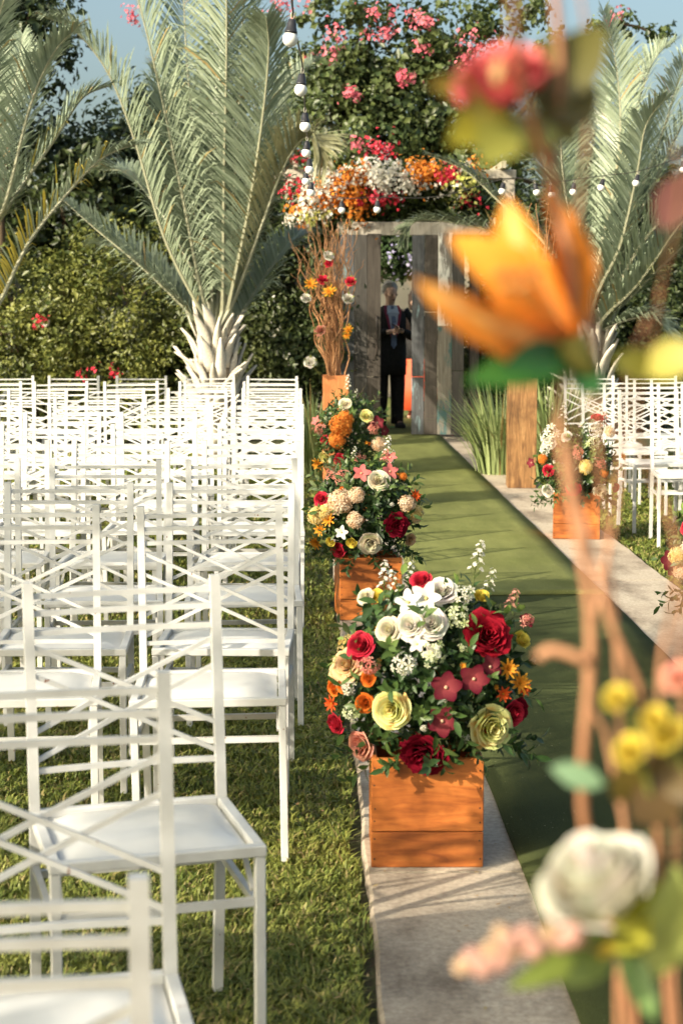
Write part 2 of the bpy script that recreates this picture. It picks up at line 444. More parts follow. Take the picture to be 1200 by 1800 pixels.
# ragged edge against the path: a few blades hang over
x4, y4 = scatter(5000, 1.6, 16, lambda y: GX + 0 * y - .015, lambda y: GX + .02 + .015 * np.sin(y * 5) + .01 * np.sin(y * 13), .5)
grass('lawn_grass', np.concatenate([x1, x2, x3, x4]), np.concatenate([y1, y2, y3, y4]), .017, .038, 'short green lawn under the chairs left of the path')
x1, y1 = scatter(45000, 5.5, 17.5, lambda y: PX1 + .03 + .01 * np.sin(y * 7), lambda y: np.maximum(.23 * y + .5, PX1 + .5), .7)
grass('lawn_grass', x1, y1, .018, .040, 'short green lawn under the chairs right of the path')

# fallen dry leaves and petals along the path edge, too small to count
n = 520; yy = rng.uniform(2.2, 13, n); ed = rng.random(n)
xx = np.where(ed < .55, rng.uniform(-.9, .2, n), np.where(ed < .75, rng.uniform(.17, .55, n), rng.uniform(1.95, 2.3, n)))
zz = np.where((xx > PX0) & (xx < PX1), .004, .006)
a = rng.uniform(0, 6.28, n); s = rng.uniform(.004, .011, n)
d = np.stack([np.cos(a), np.sin(a), rng.uniform(0, .5, n)], 1) * s[:, None]; e = np.stack([-np.sin(a), np.cos(a), 0 * a], 1) * (s * .5)[:, None]
P = np.stack([xx, yy, zz], 1); V = np.stack([P - d * [1, 1, 0], P + e + [0, 0, .002], P + d, P - e + [0, 0, .002]], 1).reshape(-1, 3)
F = (np.arange(n)[:, None] * 4 + np.array([[0, 1, 2, 3]]))
tone = rng.random((n, 1)); cc = np.array([.30, .14, .05]) * (1 - tone) + np.array([.42, .33, .16]) * tone
tag(link('leaf_litter', npmesh('leaf_litter', V, F, np.repeat(cc, 4, 0), M['leaf'])), 'brown dry leaf bits scattered over lawn and path', 'leaf litter', kind='stuff')

# ------------------------------------------------------------------ leaf clouds
def leaves(name, P, N, size, cols, mat, parent=None, aspect=.55, fold=.25, droop=.0):
    n = len(P)
    r = rng.normal(0, 1, (n, 3)); N = N + r * .75; N /= np.linalg.norm(N, axis=1, keepdims=True) + 1e-9
    t = rng.normal(0, 1, (n, 3)); t[:, 2] -= droop; t -= N * (t * N).sum(1, keepdims=True); t /= np.linalg.norm(t, axis=1, keepdims=True) + 1e-9
    b = np.cross(N, t); s = size[:, None]
    A = P - t * s * .5; T = P + t * s * .5 - N * s * .12; m_ = P - t * s * .06
    L = m_ + b * s * aspect * .5 + N * s * fold * .5; R_ = m_ - b * s * aspect * .5 + N * s * fold * .5
    V = np.stack([A, L, T, R_], 1).reshape(-1, 3); i = np.arange(n)[:, None] * 4
    F = np.concatenate([i + np.array([[0, 2, 1]]), i + np.array([[0, 3, 2]])], 0)
    return link(name, npmesh(name, V, F, np.repeat(cols, 4, 0), mat), parent)

def clumps(centre, radii, ncl, per, spread, shell=.55, flat=None):
    """leaf positions in clumps spread through an ellipsoid"""
    c = np.array(centre); r = np.array(radii)
    d = rng.normal(0, 1, (ncl, 3)); d /= np.linalg.norm(d, axis=1, keepdims=True)
    rad = shell + (1 - shell) * rng.random(ncl) ** .7
    cc = c + d * r * rad[:, None]
    sp = spread * rng.uniform(.55, 1.35, ncl)
    e = rng.normal(0, 1, (ncl, per, 3)) * sp[:, None, None]
    P = (cc[:, None, :] + e).reshape(-1, 3); N = np.repeat(d, per, 0) + e.reshape(-1, 3) / spread * .5
    N[:, 2] += .3
    tone = np.repeat(rng.random(ncl), per)
    return P, N, tone

def tint(tone, c0, c1, jit=.25):
    t = np.clip(tone * .65 + rng.random(len(tone)) * .35 + rng.normal(0, jit * .3, len(tone)), 0, 1)[:, None]
    return (np.array(c0) * (1 - t) + np.array(c1) * t) * rng.uniform(.8, 1.2, (len(tone), 1))

def shrub(name, label, cat, ells, lsize, c0, c1, stems, flowers=None, group=None, base_z=0.0, keep=None, aspect=.55, stemcol=(.12, .085, .055)):
    """ells: (centre, radii, clumps, leaves per clump, spread)"""
    c0e = ells[0][0]; root = thing(name, label, cat, (c0e[0], c0e[1], 0), 0, group); off = np.array([c0e[0], c0e[1], 0])
    Ps, Ns, Ts = [], [], []
    for (c, r, k, per, sp) in ells:
        P, N, T = clumps(c, r, k, per, sp); Ps.append(P); Ns.append(N); Ts.append(T)
    P = np.concatenate(Ps); N = np.concatenate(Ns); T = np.concatenate(Ts)
    ok = P[:, 2] > base_z
    if keep is not None: ok &= keep(P)
    P, N, T = P[ok], N[ok], T[ok]
    leaves('crown', P - off, N, np.clip(rng.lognormal(0, .38, len(P)), .45, 2.0) * lsize, tint(T, c0, c1, .6), M['leaf'], root, aspect)
    for k_, q in enumerate(stems):
        tb = MB(); pts = spline([Vector(p) - Vector(off) for p in q[0]], 9); n = len(pts)
        tb.tube(pts, [q[1] * (1 - .75 * i / (n - 1)) for i in range(n)], 6, stemcol)
        tb.build('trunk' if k_ == 0 else 'branch', M['bark'], root, True)
    if flowers:
        for (fname, fl, size, col0, col1) in flowers:
            Pf, Nf, Tf = [], [], []
            for (c, r, k, per, sp) in fl:
                a, b_, t_ = clumps(c, r, k, per, sp); Pf.append(a); Nf.append(b_); Tf.append(t_)
            Pf = np.concatenate(Pf) - off; Nf = np.concatenate(Nf); Tf = np.concatenate(Tf)
            Nf[:, 1] -= .6
            tag(leaves(fname, Pf, Nf, rng.uniform(.7, 1.3, len(Pf)) * size, tint(Tf, col0, col1), M['petal'], root, .85, .3), kind='stuff')
    return root

def V3(v): return (v.x, v.y, v.z)
def E(px, py, Y, rx, ry, rz, k, per, sp):      # ellipsoid seen at a pixel, radii in metres
    return (V3(at(px, py, Y)), (rx, ry, rz), k, per, sp)

# ------------------------------------------------------------------ wall far behind the gate
mb = MB(); mb.box(.2, 4.5, 29.0, 29.2, -.03, 2.35); mb.box(.17, 4.53, 28.96, 29.24, 2.35, 2.43)
tag(mb.build('garden_wall', M['wall']), 'cream plastered garden wall glimpsed through the gate opening', 'wall')

# ------------------------------------------------------------------ gate
GY = gp(768, 768).y
gx = lambda px: at(px, 600, GY).x
gz = lambda py: at(700, py, GY).z
gate = thing('rustic_gate', 'rustic double gate of weathered planks standing half open on the aisle', 'gate', (gx(700), GY, 0))
def local(o, r): o.location = Vector(o.location) - r.location; return o
def leaf_door(px0, px1, mats, handle, swing, label):
    x0, x1 = gx(px0), gx(px1); root = thing('door_leaf', label, None, (x0, GY, 0)); root.parent = gate
    if 'category' in root: del root['category']
    root.location = Vector((x0 - gate.location.x, 0, 0)); root.rotation_euler = (0, 0, swing)
    n = len(mats); wds = [random.uniform(.85, 1.15) for _ in mats]; tot = sum(wds); x = 0; W = x1 - x0; H = gz(411)
    for i, mt in enumerate(mats):
        wv = W * wds[i] / tot; y0 = random.uniform(-.012, .008); top = H + random.uniform(-.03, .012)
        cut = random.choice((0, .33, .62)) if i % 2 else random.choice((.30, .55, 0))
        segs = [(0.03, top)] if not cut else [(0.03, H * cut - .003), (H * cut + .003, top)]
        for j, (za, zb) in enumerate(segs):
            p = MB(); p.box(x + .0015, x + wv - .0015, y0 - .02 - .004 * j, y0 + .02, za, zb, None, .004)
            mm = mt if not isinstance(mt, tuple) else mt[min(j, 1)]
            p.build('plank', mm, root)
        x += wv
    bk = MB()
    for zc in (.35, 1.15, 1.95): bk.box(.02, W - .02, .022, .05, zc - .06, zc + .06)
    bk.build('cross_batten', M['plank_brown'], root)
    if handle:
        h = MB(); hx = W - .05; h.tube(spline([(hx, -.022, .93), (hx, -.065, .96), (hx, -.07, 1.15), (hx, -.065, 1.34), (hx, -.022, 1.37)], 14), .012, 6)
        h.build('handle', M['iron'], root, True)
    return root
leaf_door(598, 669, [M['plank_dark'], (M['plank_grey'], M['plank_pale']), M['plank_brown']], True, math.radians(3), 'left door leaf with dark handle')
leaf_door(723, 815, [(M['plank_dark'], M['plank_dark']), M['plank_brown'], (M['plank_teal'], M['plank_white']), M['plank_grey']], False, math.radians(-4), 'right door leaf with teal and white planks')
lb = MB(); lb.box(gx(592) - gate.location.x, gx(860) - gate.location.x, .06, .16, gz(412) - .005, gz(389), None, .006); lb.build('lintel', M['beam'], gate)
for px in (581, 826):
    pz = MB(); pz.box(gx(px) - gate.location.x, gx(px) - gate.location.x + .11, .055, .165, -.03, gz(412) - .007, None, .006); pz.build('post', M['plank_brown'], gate)

# pergola carrying the flowers behind the gate
PY = GY + .75
px_ = lambda p: at(p, 400, PY).x
pz_ = lambda p: at(700, p, PY).z
perg = thing('pergola', 'pale timber pergola beams under orange and white blossoms', 'pergola', (px_(700), PY, 0))
def rel(o, r): return o
for (a, b, y0, y1, dy) in ((495, 905, 298, 314, 0), (480, 900, 302, 316, 1.6)):
    q = MB(); q.box(at(a, 400, PY + dy).x - perg.location.x, at(b, 400, PY + dy).x - perg.location.x, dy - .06, dy + .06, at(700, y1, PY + dy).z, at(700, y0, PY + dy).z, None, .008)
    q.build('beam', M['beam'], perg)
for p_ in (500, 885):
    for dy in (0, 1.6):
        q = MB(); xx = at(p_, 400, PY + dy).x - perg.location.x; q.box(xx, xx + .12, dy - .055, dy + .055, -.03, at(700, 315, PY + dy).z, None, .008); q.build('post', M['beam'], perg)
for i in range(7):
    xx = px_(515 + i * 60) - perg.location.x; q = MB(); q.box(xx, xx + .06, -.25, 1.85, pz_(298) + .002, pz_(298) + .09, None, .006); q.build('rafter', M['beam'], perg)

# blossoms over the pergola
OR0, OR1 = (.62, .17, .025), (.85, .36, .07); WH0, WH1 = (.78, .76, .66), (.86, .85, .82); RD0, RD1 = (.55, .03, .05), (.80, .08, .13); YG0, YG1 = (.45, .48, .10), (.68, .66, .28)
B = PY - .35
shrub('bougainvillea_garland', 'dense garland of orange, white and red bougainvillea over the gate', 'flowers',
      [E(620, 350, B, .75, .35, .30, 70, 60, .07), E(740, 335, B, .6, .3, .26, 50, 60, .07), E(600, 395, B, .45, .3, .30, 40, 60, .08), E(800, 350, B, .35, .3, .3, 30, 60, .07), E(690, 350, B + .3, .9, .25, .12, 60, 60, .06)],
      .065, (.035, .060, .018), (.10, .14, .035),
      [(([V3(at(505, 700, B + .3)), V3(at(515, 500, B + .3)), V3(at(540, 370, B))]), .03), (([V3(at(850, 700, B + .3)), V3(at(845, 500, B + .3)), V3(at(800, 350, B))]), .03)],
      [('orange_blossoms', [E(625, 325, B - .42, .22, .1, .18, 16, 32, .066), E(590, 345, B - .42, .22, .1, .16, 14, 32, .066), E(747, 307, B - .42, .22, .1, .11, 14, 32, .066), E(625, 362, B - .45, .14, .1, .14, 9, 20, .075), E(535, 360, B - .38, .12, .1, .18, 6, 18, .075), E(835, 280, B, .1, .1, .1, 3, 14, .07)], .046, OR0, OR1),
       ('white_blossoms', [E(665, 310, B - .42, .35, .1, .13, 20, 30, .066), E(570, 330, B - .42, .25, .1, .2, 12, 28, .066), E(560, 375, B - .4, .3, .1, .15, 9, 26, .066), E(700, 320, B - .42, .3, .1, .1, 10, 26, .066), E(790, 330, B - .38, .15, .1, .1, 4, 14, .07)], .046, WH0, WH1),
       ('red_blossoms', [E(660, 350, B - .46, .25, .1, .08, 7, 24, .04), E(783, 308, B - .46, .10, .1, .08, 5, 30, .04), E(515, 335, B - .38, .08, .1, .12, 4, 14, .07), E(665, 262, B, .12, .1, .07, 5, 18, .075), E(525, 290, B, .14, .1, .12, 3, 18, .04), E(832, 350, B - .38, .08, .1, .05, 3, 14, .07)], .046, RD0, RD1),
       ('lime_blossoms', [E(815, 328, B - .46, .14, .1, .14, 8, 18, .075), E(555, 385, B - .42, .2, .1, .1, 5, 22, .045)], .05, YG0, YG1)])

# bougainvillea tree behind
BY = PY + 2.2
PK0, PK1 = (.66, .10, .17), (.84, .30, .36)
sx = lambda a, b, Y=BY: V3(at(a, b, Y))
shrub('bougainvillea_tree', 'tall bougainvillea with dark leaves and pink blossoms behind the gate', 'tree',
      [E(640, 240, BY, 1.05, .7, .95, 150, 62, .115), E(760, 200, BY + .3, .95, .7, .85, 100, 62, .115), E(570, 150, BY, .6, .5, .5, 36, 50, .11), E(700, 110, BY, .85, .5, .4, 44, 48, .11), E(850, 270, BY, .6, .5, .7, 46, 55, .11),
       E(620, 60, BY, .35, .3, .35, 11, 36, .08), E(780, 50, BY, .8, .3, .35, 22, 36, .08), E(600, 15, BY, .8, .3, .2, 16, 34, .08), E(890, 30, BY, .6, .3, .35, 16, 36, .08), E(1070, 40, BY, .30, .2, .14, 8, 30, .06), E(1130, 60, BY, .35, .2, .05, 6, 26, .05), E(1130, 310, BY, .4, .2, .12, 8, 30, .06), E(960, 120, BY, .3, .3, .5, 14, 36, .08)],
        .075, (.034, .060, .020), (.135, .17, .055),
      [([sx(610, 740), sx(620, 520), sx(620, 300), sx(560, 120)], .09), ([sx(785, 740), sx(775, 500), sx(770, 250), sx(800, 60)], .08), ([sx(778, 520), sx(850, 300), sx(980, 120), sx(1080, 40), sx(1160, 65)], .05), ([sx(640, 300), sx(620, 140), sx(640, 20)], .03), ([sx(780, 240), sx(880, 120), sx(920, 10)], .03), ([sx(850, 300), sx(1000, 330), sx(1150, 305)], .03)],
      [('pink_blossoms', [E(510, 15, BY - .3, .3, .1, .16, 6, 12, .07), E(600, 60, BY - .3, .35, .1, .1, 5, 9, .06), E(680, 60, BY - .3, .25, .1, .05, 5, 11, .05), E(750, 40, BY - .3, .10, .1, .06, 3, 16, .045), E(745, 85, BY - .4, .12, .1, .06, 3, 10, .04), E(830, 90, BY - .3, .22, .1, .3, 10, 14, .06), E(1080, 35, BY - .2, .08, .1, .08, 4, 16, .05), E(620, 165, BY - .7, .1, .1, .1, 3, 20, .04), E(560, 95, BY - .4, .3, .1, .2, 5, 6, .05), E(710, 135, BY - .6, .12, .1, .05, 3, 20, .04), E(660, 258, BY - .9, .14, .1, .05, 3, 9, .05), E(625, 250, BY - .9, .05, .1, .04, 2, 10, .04), E(700, 20, BY - .3, .5, .1, .12, 6, 9, .05), E(235, 22, BY, .05, .1, .1, 3, 14, .05), E(1055, 190, BY - .2, .1, .1, .2, 3, 16, .05)], .058, PK0, PK1)],
      aspect=.72)

# flowering vine hanging behind the gap of the gate
VY = GY + 6
shrub('blue_flower_vine', 'leafy vine with pale violet flowers hanging behind the gate gap', 'vine',
      [E(695, 448, VY, .55, .3, .32, 60, 60, .07)], .075, (.030, .060, .020), (.085, .14, .045),
      [([V3(at(640, 690, VY + .1)), V3(at(642, 560, VY + .1)), V3(at(690, 450, VY))], .03)],
      [('violet_blossoms', [E(695, 455, VY - .3, .36, .06, .2, 12, 4, .08)], .06, (.42, .40, .72), (.60, .58, .82))])

# ------------------------------------------------------------------ hedges and shrubs
def hedge(name, label, px0, px1, ytop, Y, depth, k, per, c0, c1, ls, fl=None, lum=1.0, group=None, sp=.10):
    k = int(k * .9); a = at(px0, ytop, Y); b = at(px1, ytop, Y); H = a.z; W = b.x - a.x; cx = (a.x + b.x) / 2
    ells = [((cx, Y + depth / 2, H * .52), (W * .55, depth * .62, H * .52), k, per, sp)]
    for i in range(7):           # loose shoots along the top
        ells.append(((a.x + W * random.uniform(.05, .95), Y + depth * .35, H * random.uniform(.88, 1.06)), (.10, .12, H * random.uniform(.06, .13)), 5, per // 2, sp * .7))
    for i in range(4):
        ells.append(((a.x + W * (i + .5) / 4, Y + depth * .3, H * random.uniform(.30, .66)), (W * .2, depth * .5, H * .33), int(k / 3.2), per, sp * 1.15))
    st = [([(cx + random.uniform(-.35, .35) * W, Y + depth * .5, -.03), (cx + random.uniform(-.4, .4) * W, Y + depth * .45, H * .4), (cx + random.uniform(-.45, .45) * W, Y + depth * .3, H * .8)], .022) for _ in range(6)]
    return shrub(name, label, 'shrub', ells, ls, c0, c1, st, fl, group, base_z=.0)
HG = 'hedge shrubs behind the left chairs'
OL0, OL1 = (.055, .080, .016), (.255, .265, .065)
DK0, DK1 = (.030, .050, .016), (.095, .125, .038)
HY = 18.4
hedge('hedge_shrub', 'olive hedge shrub at the left edge behind the chairs', -160, 110, 440, HY, 1.2, 110, 85, OL0, OL1, .050, [('red_flowers', [E(80, 570, HY - .1, .12, .1, .06, 3, 12, .03)], .05, RD0, RD1), ('white_flowers', [E(75, 566, HY - .12, .08, .1, .05, 2, 8, .02)], .05, WH0, WH1)], group=HG)
hedge('hedge_shrub', 'sunlit olive hedge shrub between the two left palms', 60, 330, 432, HY + .2, 1.2, 130, 85, OL0, OL1, .050, [('red_flowers', [E(190, 655, HY - .1, .4, .1, .15, 6, 7, .03)], .045, RD0, RD1)], group=HG)
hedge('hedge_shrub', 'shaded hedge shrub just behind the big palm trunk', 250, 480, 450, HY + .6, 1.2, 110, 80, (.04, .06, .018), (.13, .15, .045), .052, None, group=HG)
hedge('hedge_shrub', 'dark hedge shrub between big palm and gate', 430, 590, 420, HY + .9, 1.0, 130, 80, DK0, DK1, .055, [('white_flowers', [E(500, 570, HY + .6, .2, .1, .5, 5, 5, .03)], .04, WH0, WH1)], group=HG)
HR = 'hedge shrubs behind the right chairs'
hedge('hedge_shrub', 'dark hedge shrub right of the gate behind the pedestal', 815, 980, 470, GY + .3, 1.0, 110, 80, DK0, DK1, .055, group=HR)
hedge('hedge_shrub', 'dark hedge shrub behind the right palm trunk', 950, 1130, 450, GY + .2, 1.1, 110, 80, DK0, DK1, .055, [('white_flowers', [E(1040, 560, GY, .4, .1, .4, 8, 8, .04)], .03, WH0, WH1)], group=HR)
hedge('hedge_shrub', 'dark hedge shrub at the right edge behind the chairs', 1090, 1330, 470, GY + .4, 1.1, 110, 80, DK0, DK1, .055, group=HR)

# trees far behind
TR = 'trees far behind the hedge'
def bgtree(label, px, py, Y, rx, rz, c0, c1, k=150, per=60, sp=.2, ls=.11):
    c = at(px, py, Y)
    shrub('broadleaf_tree', label, 'tree', [((c.x, Y, c.z), (rx, rx * .6, rz), k, per, sp)], ls, c0, c1,
          [([(c.x, Y, -.03), (c.x + .1, Y, c.z * .5), (c.x - .1, Y, c.z)], .11), ([(c.x + .05, Y, c.z * .5), (c.x + rx * .5, Y, c.z + rz * .3)], .06), ([(c.x + .05, Y, c.z * .45), (c.x - rx * .5, Y, c.z + rz * .2)], .06)], None, TR)
bgtree('dark broadleaf tree between the left palms far behind', 120, 360, 25, 1.5, 1.1, (.022, .040, .014), (.075, .10, .03))
bgtree('dark broadleaf tree behind the crown of the big palm', 330, 330, 26, 1.7, 1.5, (.022, .040, .014), (.075, .10, .03), 190)
bgtree('dark leafy tree filling the top left corner', -20, 60, 24, 1.1, 1.0, (.02, .035, .014), (.06, .085, .03), 120)
bgtree('dark broadleaf tree beyond the right palm', 1130, 420, 25.5, 1.7, .95, (.022, .040, .014), (.075, .10, .03))
bgtree('dark broadleaf tree behind the gate lintel', 860, 400, 32, 1.5, 1.0, (.022, .040, .014), (.075, .10, .03))

# ------------------------------------------------------------------ palms
def frond(root, pts, llen=.5, pairs=150, bare=.18, inward=(0, 0, 1), col0=(.165, .21, .135), col1=(.36, .42, .305), vang=24, fwd=.70, wid=.0085, rr=.022, yellow=0.0, curl=.8):
    off = root.location; P = spline([Vector(p) - off for p in pts], pairs + 1); n = pairs
    # evenly spaced along the rachis
    V = []; F = []; Cc = []; ref = Vector(inward)
    tone = random.random()
    mb = MB(); L = sum((P[i + 1] - P[i]).length for i in range(n))
    for i in range(int(n * bare), n + 1):
        u = (i / n - bare) / (1 - bare); T = (P[min(i + 1, n)] - P[max(i - 1, 0)]).normalized()
        N = ref - T * ref.dot(T)
        N = N.normalized() if N.length > 1e-4 else T.orthogonal().normalized()
        S = T.cross(N)
        prof = min(1, .35 + 2.6 * u) * (1 - .72 * max(0, u - .45) / .55)
        for sg in (-1, 1):
            va = math.radians(vang + random.uniform(-15, 15)); f_ = fwd * (1 + 1.0 * u) + random.uniform(-.12, .12)
            d = (S * (sg * math.cos(va)) + N * math.sin(va) + T * f_).normalized()
            l = llen * prof * random.uniform(.86, 1.1); w_ = wid * (.75 + .4 * prof) * random.uniform(.8, 1.15)
            bx_ = d.cross(N + T * .3); bx_ = bx_.normalized() if bx_.length > 1e-4 else S
            nn = bx_.cross(d)
            g_ = Vector((0, 0, -1)); cu = curl * random.uniform(.2, 2.2)
            p0 = P[i] + nn * .002; p1 = p0 + d * l * .35; p2 = p0 + d * l * .72 + g_ * l * .07 * cu; p3 = p0 + d * l + g_ * l * .26 * cu
            o = len(V)
            V += [p0 - bx_ * w_ * .45, p0 + bx_ * w_ * .45, p1 - bx_ * w_, p1 + bx_ * w_, p2 - bx_ * w_ * .8, p2 + bx_ * w_ * .8, p3]
            F += [(o, o + 1, o + 3, o + 2), (o + 2, o + 3, o + 5, o + 4), (o + 4, o + 5, o + 6)]
            t = min(1, max(0, .35 + .4 * (tone - .5) + random.gauss(.1, .22)))
            c = [a * (1 - t) + b * t for a, b in zip(col0, col1)]
            if random.random() < yellow * (1 - u) * (1 - u): c = [.42, .34, .05]
            if random.random() < .02: c = [.34, .25, .10]
            Cc += [tuple(c)] * 7
    mb.v = [tuple(v) for v in V]; mb.f = F; mb.c = Cc
    Q = P[::3] + ([P[-1]] if n % 3 else []); m_ = len(Q)
    mb.tube(Q, [max(.003, rr * (1.5 - 1.38 * (i / (m_ - 1)) ** .6)) for i in range(m_)], 6, (.36, .36, .25))
    return mb.build('frond', M['palm'], root)

def palm_trunk(root, r0, r1, h, nb, flare=1.0, col=(.66, .62, .55)):
    mb = MB(); prof = []
    for i in range(9):
        t = i / 8; prof.append((r0 * (1 - t) + r1 * t + .012 * math.sin(i * 2.1), -.05 + (h + .05) * t))
    mb.lathe(prof, 14, None, [(.26, .22, .17)] * (9 * 14)); mb.build('trunk', M['bark'], root, True)
    for k in range(nb):
        t = (k + .5) / nb; a = k * 2.399; z = h * (.12 + .86 * t); r = r0 * (1 - t) + r1 * t
        L = random.uniform(.20, .42); w_ = .075 * random.uniform(.7, 1.3); out = flare * random.uniform(.05, .26) * (1.15 - .5 * t)
        tw = random.uniform(-.05, .05)
        b = MB(); vs = []; fs = []; n = 6
        for i in range(n):
            u = i / (n - 1); ww = w_ * (1 - u ** 1.7) + .006; rad = r + .012 + out * u ** 1.6; zz = z + L * u - .05
            for j in (-1, -.5, 0, .5, 1):
                aa = a + (j * ww + tw * u * u) / (r + .05); rj = rad - .022 * abs(j) ** 1.5 + .006 * math.sin(u * 8 + j * 3 + k)
                vs.append((rj * math.cos(aa), rj * math.sin(aa), zz))
        for i in range(n - 1):
            for j in range(4): q = i * 5 + j; fs.append((q, q + 1, q + 6, q + 5))
        sh = random.uniform(.8, 1.12)
        b.add(vs, fs, [tuple(c_ * sh * (.86 + .2 * (v_ // 5) / n) for c_ in col) for v_ in range(len(vs))])
        o = b.build('leaf_base', M['bark'], root, True)
        sm = o.modifiers.new('thickness', 'SOLIDIFY'); sm.thickness = .014; sm.offset = -1

def build_palm(label, base_px, Y, fronds, r0, r1, h, nb, depthspread=1.0, **kw):
    b = at(base_px, 700, Y); root = thing('palm_tree', label, 'palm', (b.x, Y, 0), 0, 'grey green palms behind the chairs')
    palm_trunk(root, r0, r1, h, nb)
    for fr in fronds:
        pts = fr[0]; dy = fr[1]; opt = dict(kw); opt.update(fr[2] if len(fr) > 2 else {})
        n = len(pts); W = []
        a0 = random.uniform(0, 6.28)
        W.append(Vector((b.x + r1 * .5 * math.cos(a0), Y + r1 * .5 * math.sin(a0), h * .86)))
        for i, (px, py) in enumerate(pts):
            t = (i + 1) / n; W.append(at(px, py, Y + dy * t ** 1.2))
        tipd = (W[-1] - W[0]); inw = Vector((-(tipd.x), -(tipd.y), 0)) * .55
        inw = inw + Vector((0, 0, 1.0)) if 'inward' not in opt else Vector(opt['inward'])
        opt['inward'] = inw
        frond(root, W, **opt)
    return root

P1Y = 17.0
main = [
 ([(338, 556), (252, 472), (168, 402), (112, 352)], .6, dict(llen=.55)),
 ([(350, 540), (290, 420), (238, 250), (190, 128), (130, 52), (80, 30)], -.5, dict(llen=.55)),
 ([(356, 520), (318, 330), (275, 130), (240, -10), (205, -100)], -.3, dict(llen=.6)),
 ([(372, 500), (352, 330), (330, 130), (320, -60), (312, -160)], .8, dict(llen=.62)),
 ([(392, 500), (394, 300), (398, 100), (398, -80), (402, -180)], -.9, dict(llen=.72)),
 ([(400, 500), (412, 330), (422, 150), (428, -20), (430, -140)], -.4, dict(llen=.68)),
 ([(408, 510), (440, 350), (462, 200), (472, 90), (468, 30)], -.8, dict(llen=.62)),
 ([(414, 520), (462, 390), (496, 300), (530, 245), (556, 250), (575, 290)], -.6, dict(llen=.5, col0=(.20, .20, .10), col1=(.34, .33, .20))),
 ([(410, 500), (455, 330), (490, 210), (520, 140), (548, 110)], .5, dict(llen=.55)),
 ([(360, 520), (300, 400), (250, 330), (215, 300), (180, 300)], .9, dict(llen=.5)),
 ([(366, 500), (330, 380), (300, 250), (290, 150), (300, 60)], .9, dict(llen=.55)),
 ([(384, 500), (370, 350), (372, 200), (390, 60)], 1.0, dict(llen=.6)),
 ([(402, 505), (440, 380), (480, 290), (520, 215)], .9, dict(llen=.5)),
 ([(350, 560), (290, 500), (220, 440), (170, 430)], 1.0, dict(llen=.5)),
 ([(420, 560), (470, 480), (520, 420), (555, 410)], .9, dict(llen=.4)),
]
for fr in main: fr[2].setdefault('pairs', 190); fr[2]['llen'] *= 1.22
build_palm('big grey green palm with pale boots behind the left chairs', 380, P1Y, main, .24, .17, 1.28, 74)
P2Y = 13.3
leftp = [
 ([(-30, 430), (8, 360), (52, 190), (92, 96), (136, 46)], -.5, dict(llen=.5)),
 ([(-20, 440), (18, 358), (98, 242), (145, 172), (192, 150)], .2, dict(llen=.42, yellow=.2)),
 ([(-30, 580), (4, 522), (52, 424), (125, 332), (176, 280), (222, 258), (255, 252)], -.4, dict(llen=.38, yellow=.9)),
 ([(-40, 420), (-30, 200), (-10, 60), (20, -40)], -.8, dict(llen=.5)),
 ([(-50, 420), (-60, 220), (-60, 40), (-70, -90)], .3, dict(llen=.5)),
 ([(-70, 440), (-130, 260), (-190, 140), (-260, 120)], 0, dict(llen=.5)),
 ([(-70, 500), (-140, 420), (-230, 380), (-300, 420)], .3, dict(llen=.5)),
 ([(-40, 420), (0, 250), (30, 130), (40, 60)], .9, dict(llen=.45)),
]
build_palm('grey green palm leaning in from the left edge', -55, P2Y, leftp, .17, .13, .95, 20, pairs=160, wid=.0075)
P3Y = 16.6
dk = dict(col0=(.10, .13, .075), col1=(.20, .23, .14))  # darker leaf colours paint in the shaded undersides of the left-reaching fronds
rightp = [
 ([(1044, 520), (1068, 410), (1100, 270), (1130, 150), (1158, 92), (1185, 72)], .3, dict(llen=.55)),
 ([(1010, 500), (950, 420), (875, 352), (815, 298), (752, 272)], .3, dict(llen=.42, **dk)),
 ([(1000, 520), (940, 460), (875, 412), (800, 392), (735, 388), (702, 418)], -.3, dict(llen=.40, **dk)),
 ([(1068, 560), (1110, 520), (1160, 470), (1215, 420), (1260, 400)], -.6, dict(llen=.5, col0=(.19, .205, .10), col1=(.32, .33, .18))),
 ([(1064, 540), (1105, 420), (1160, 300), (1215, 190), (1260, 150)], .2, dict(llen=.55)),
 ([(1056, 530), (1090, 400), (1130, 330), (1200, 270), (1250, 290)], 1.0, dict(llen=.5)),
 ([(1030, 500), (1015, 360), (1010, 230), (1020, 130)], .6, dict(llen=.5)),
 ([(1024, 500), (985, 370), (950, 270), (935, 180)], .9, dict(llen=.5)),
 ([(1036, 500), (1050, 330), (1060, 200), (1075, 120)], 1.3, dict(llen=.5)),
 ([(1060, 560), (1120, 500), (1190, 400), (1240, 330)], -1.0, dict(llen=.5)),
 ([(1010, 540), (970, 480), (920, 440), (880, 450)], -.9, dict(llen=.38)),
 ([(1060, 580), (1110, 560), (1150, 560), (1190, 600)], -.4, dict(llen=.4)),
 ([(1060, 530), (1110, 380), (1165, 230), (1200, 120), (1240, 60)], .5, dict(llen=.6)),
 ([(1040, 510), (1075, 350), (1090, 220), (1080, 100), (1060, 20)], .2, dict(llen=.6)),
 ([(1066, 550), (1120, 440), (1190, 360), (1250, 330), (1300, 360)], -.5, dict(llen=.55)),
 ([(1030, 500), (1000, 380), (985, 260), (990, 150), (1010, 80)], .3, dict(llen=.55)),
 ([(1048, 520), (1090, 430), (1120, 300), (1135, 220), (1170, 170)], -.7, dict(llen=.55)),
 ([(1070, 560), (1130, 470), (1210, 380), (1280, 340)], .6, dict(llen=.55)),
]
build_palm('grey green palm behind the right chairs', 1035, P3Y, rightp, .20, .16, 1.25, 50, pairs=160)
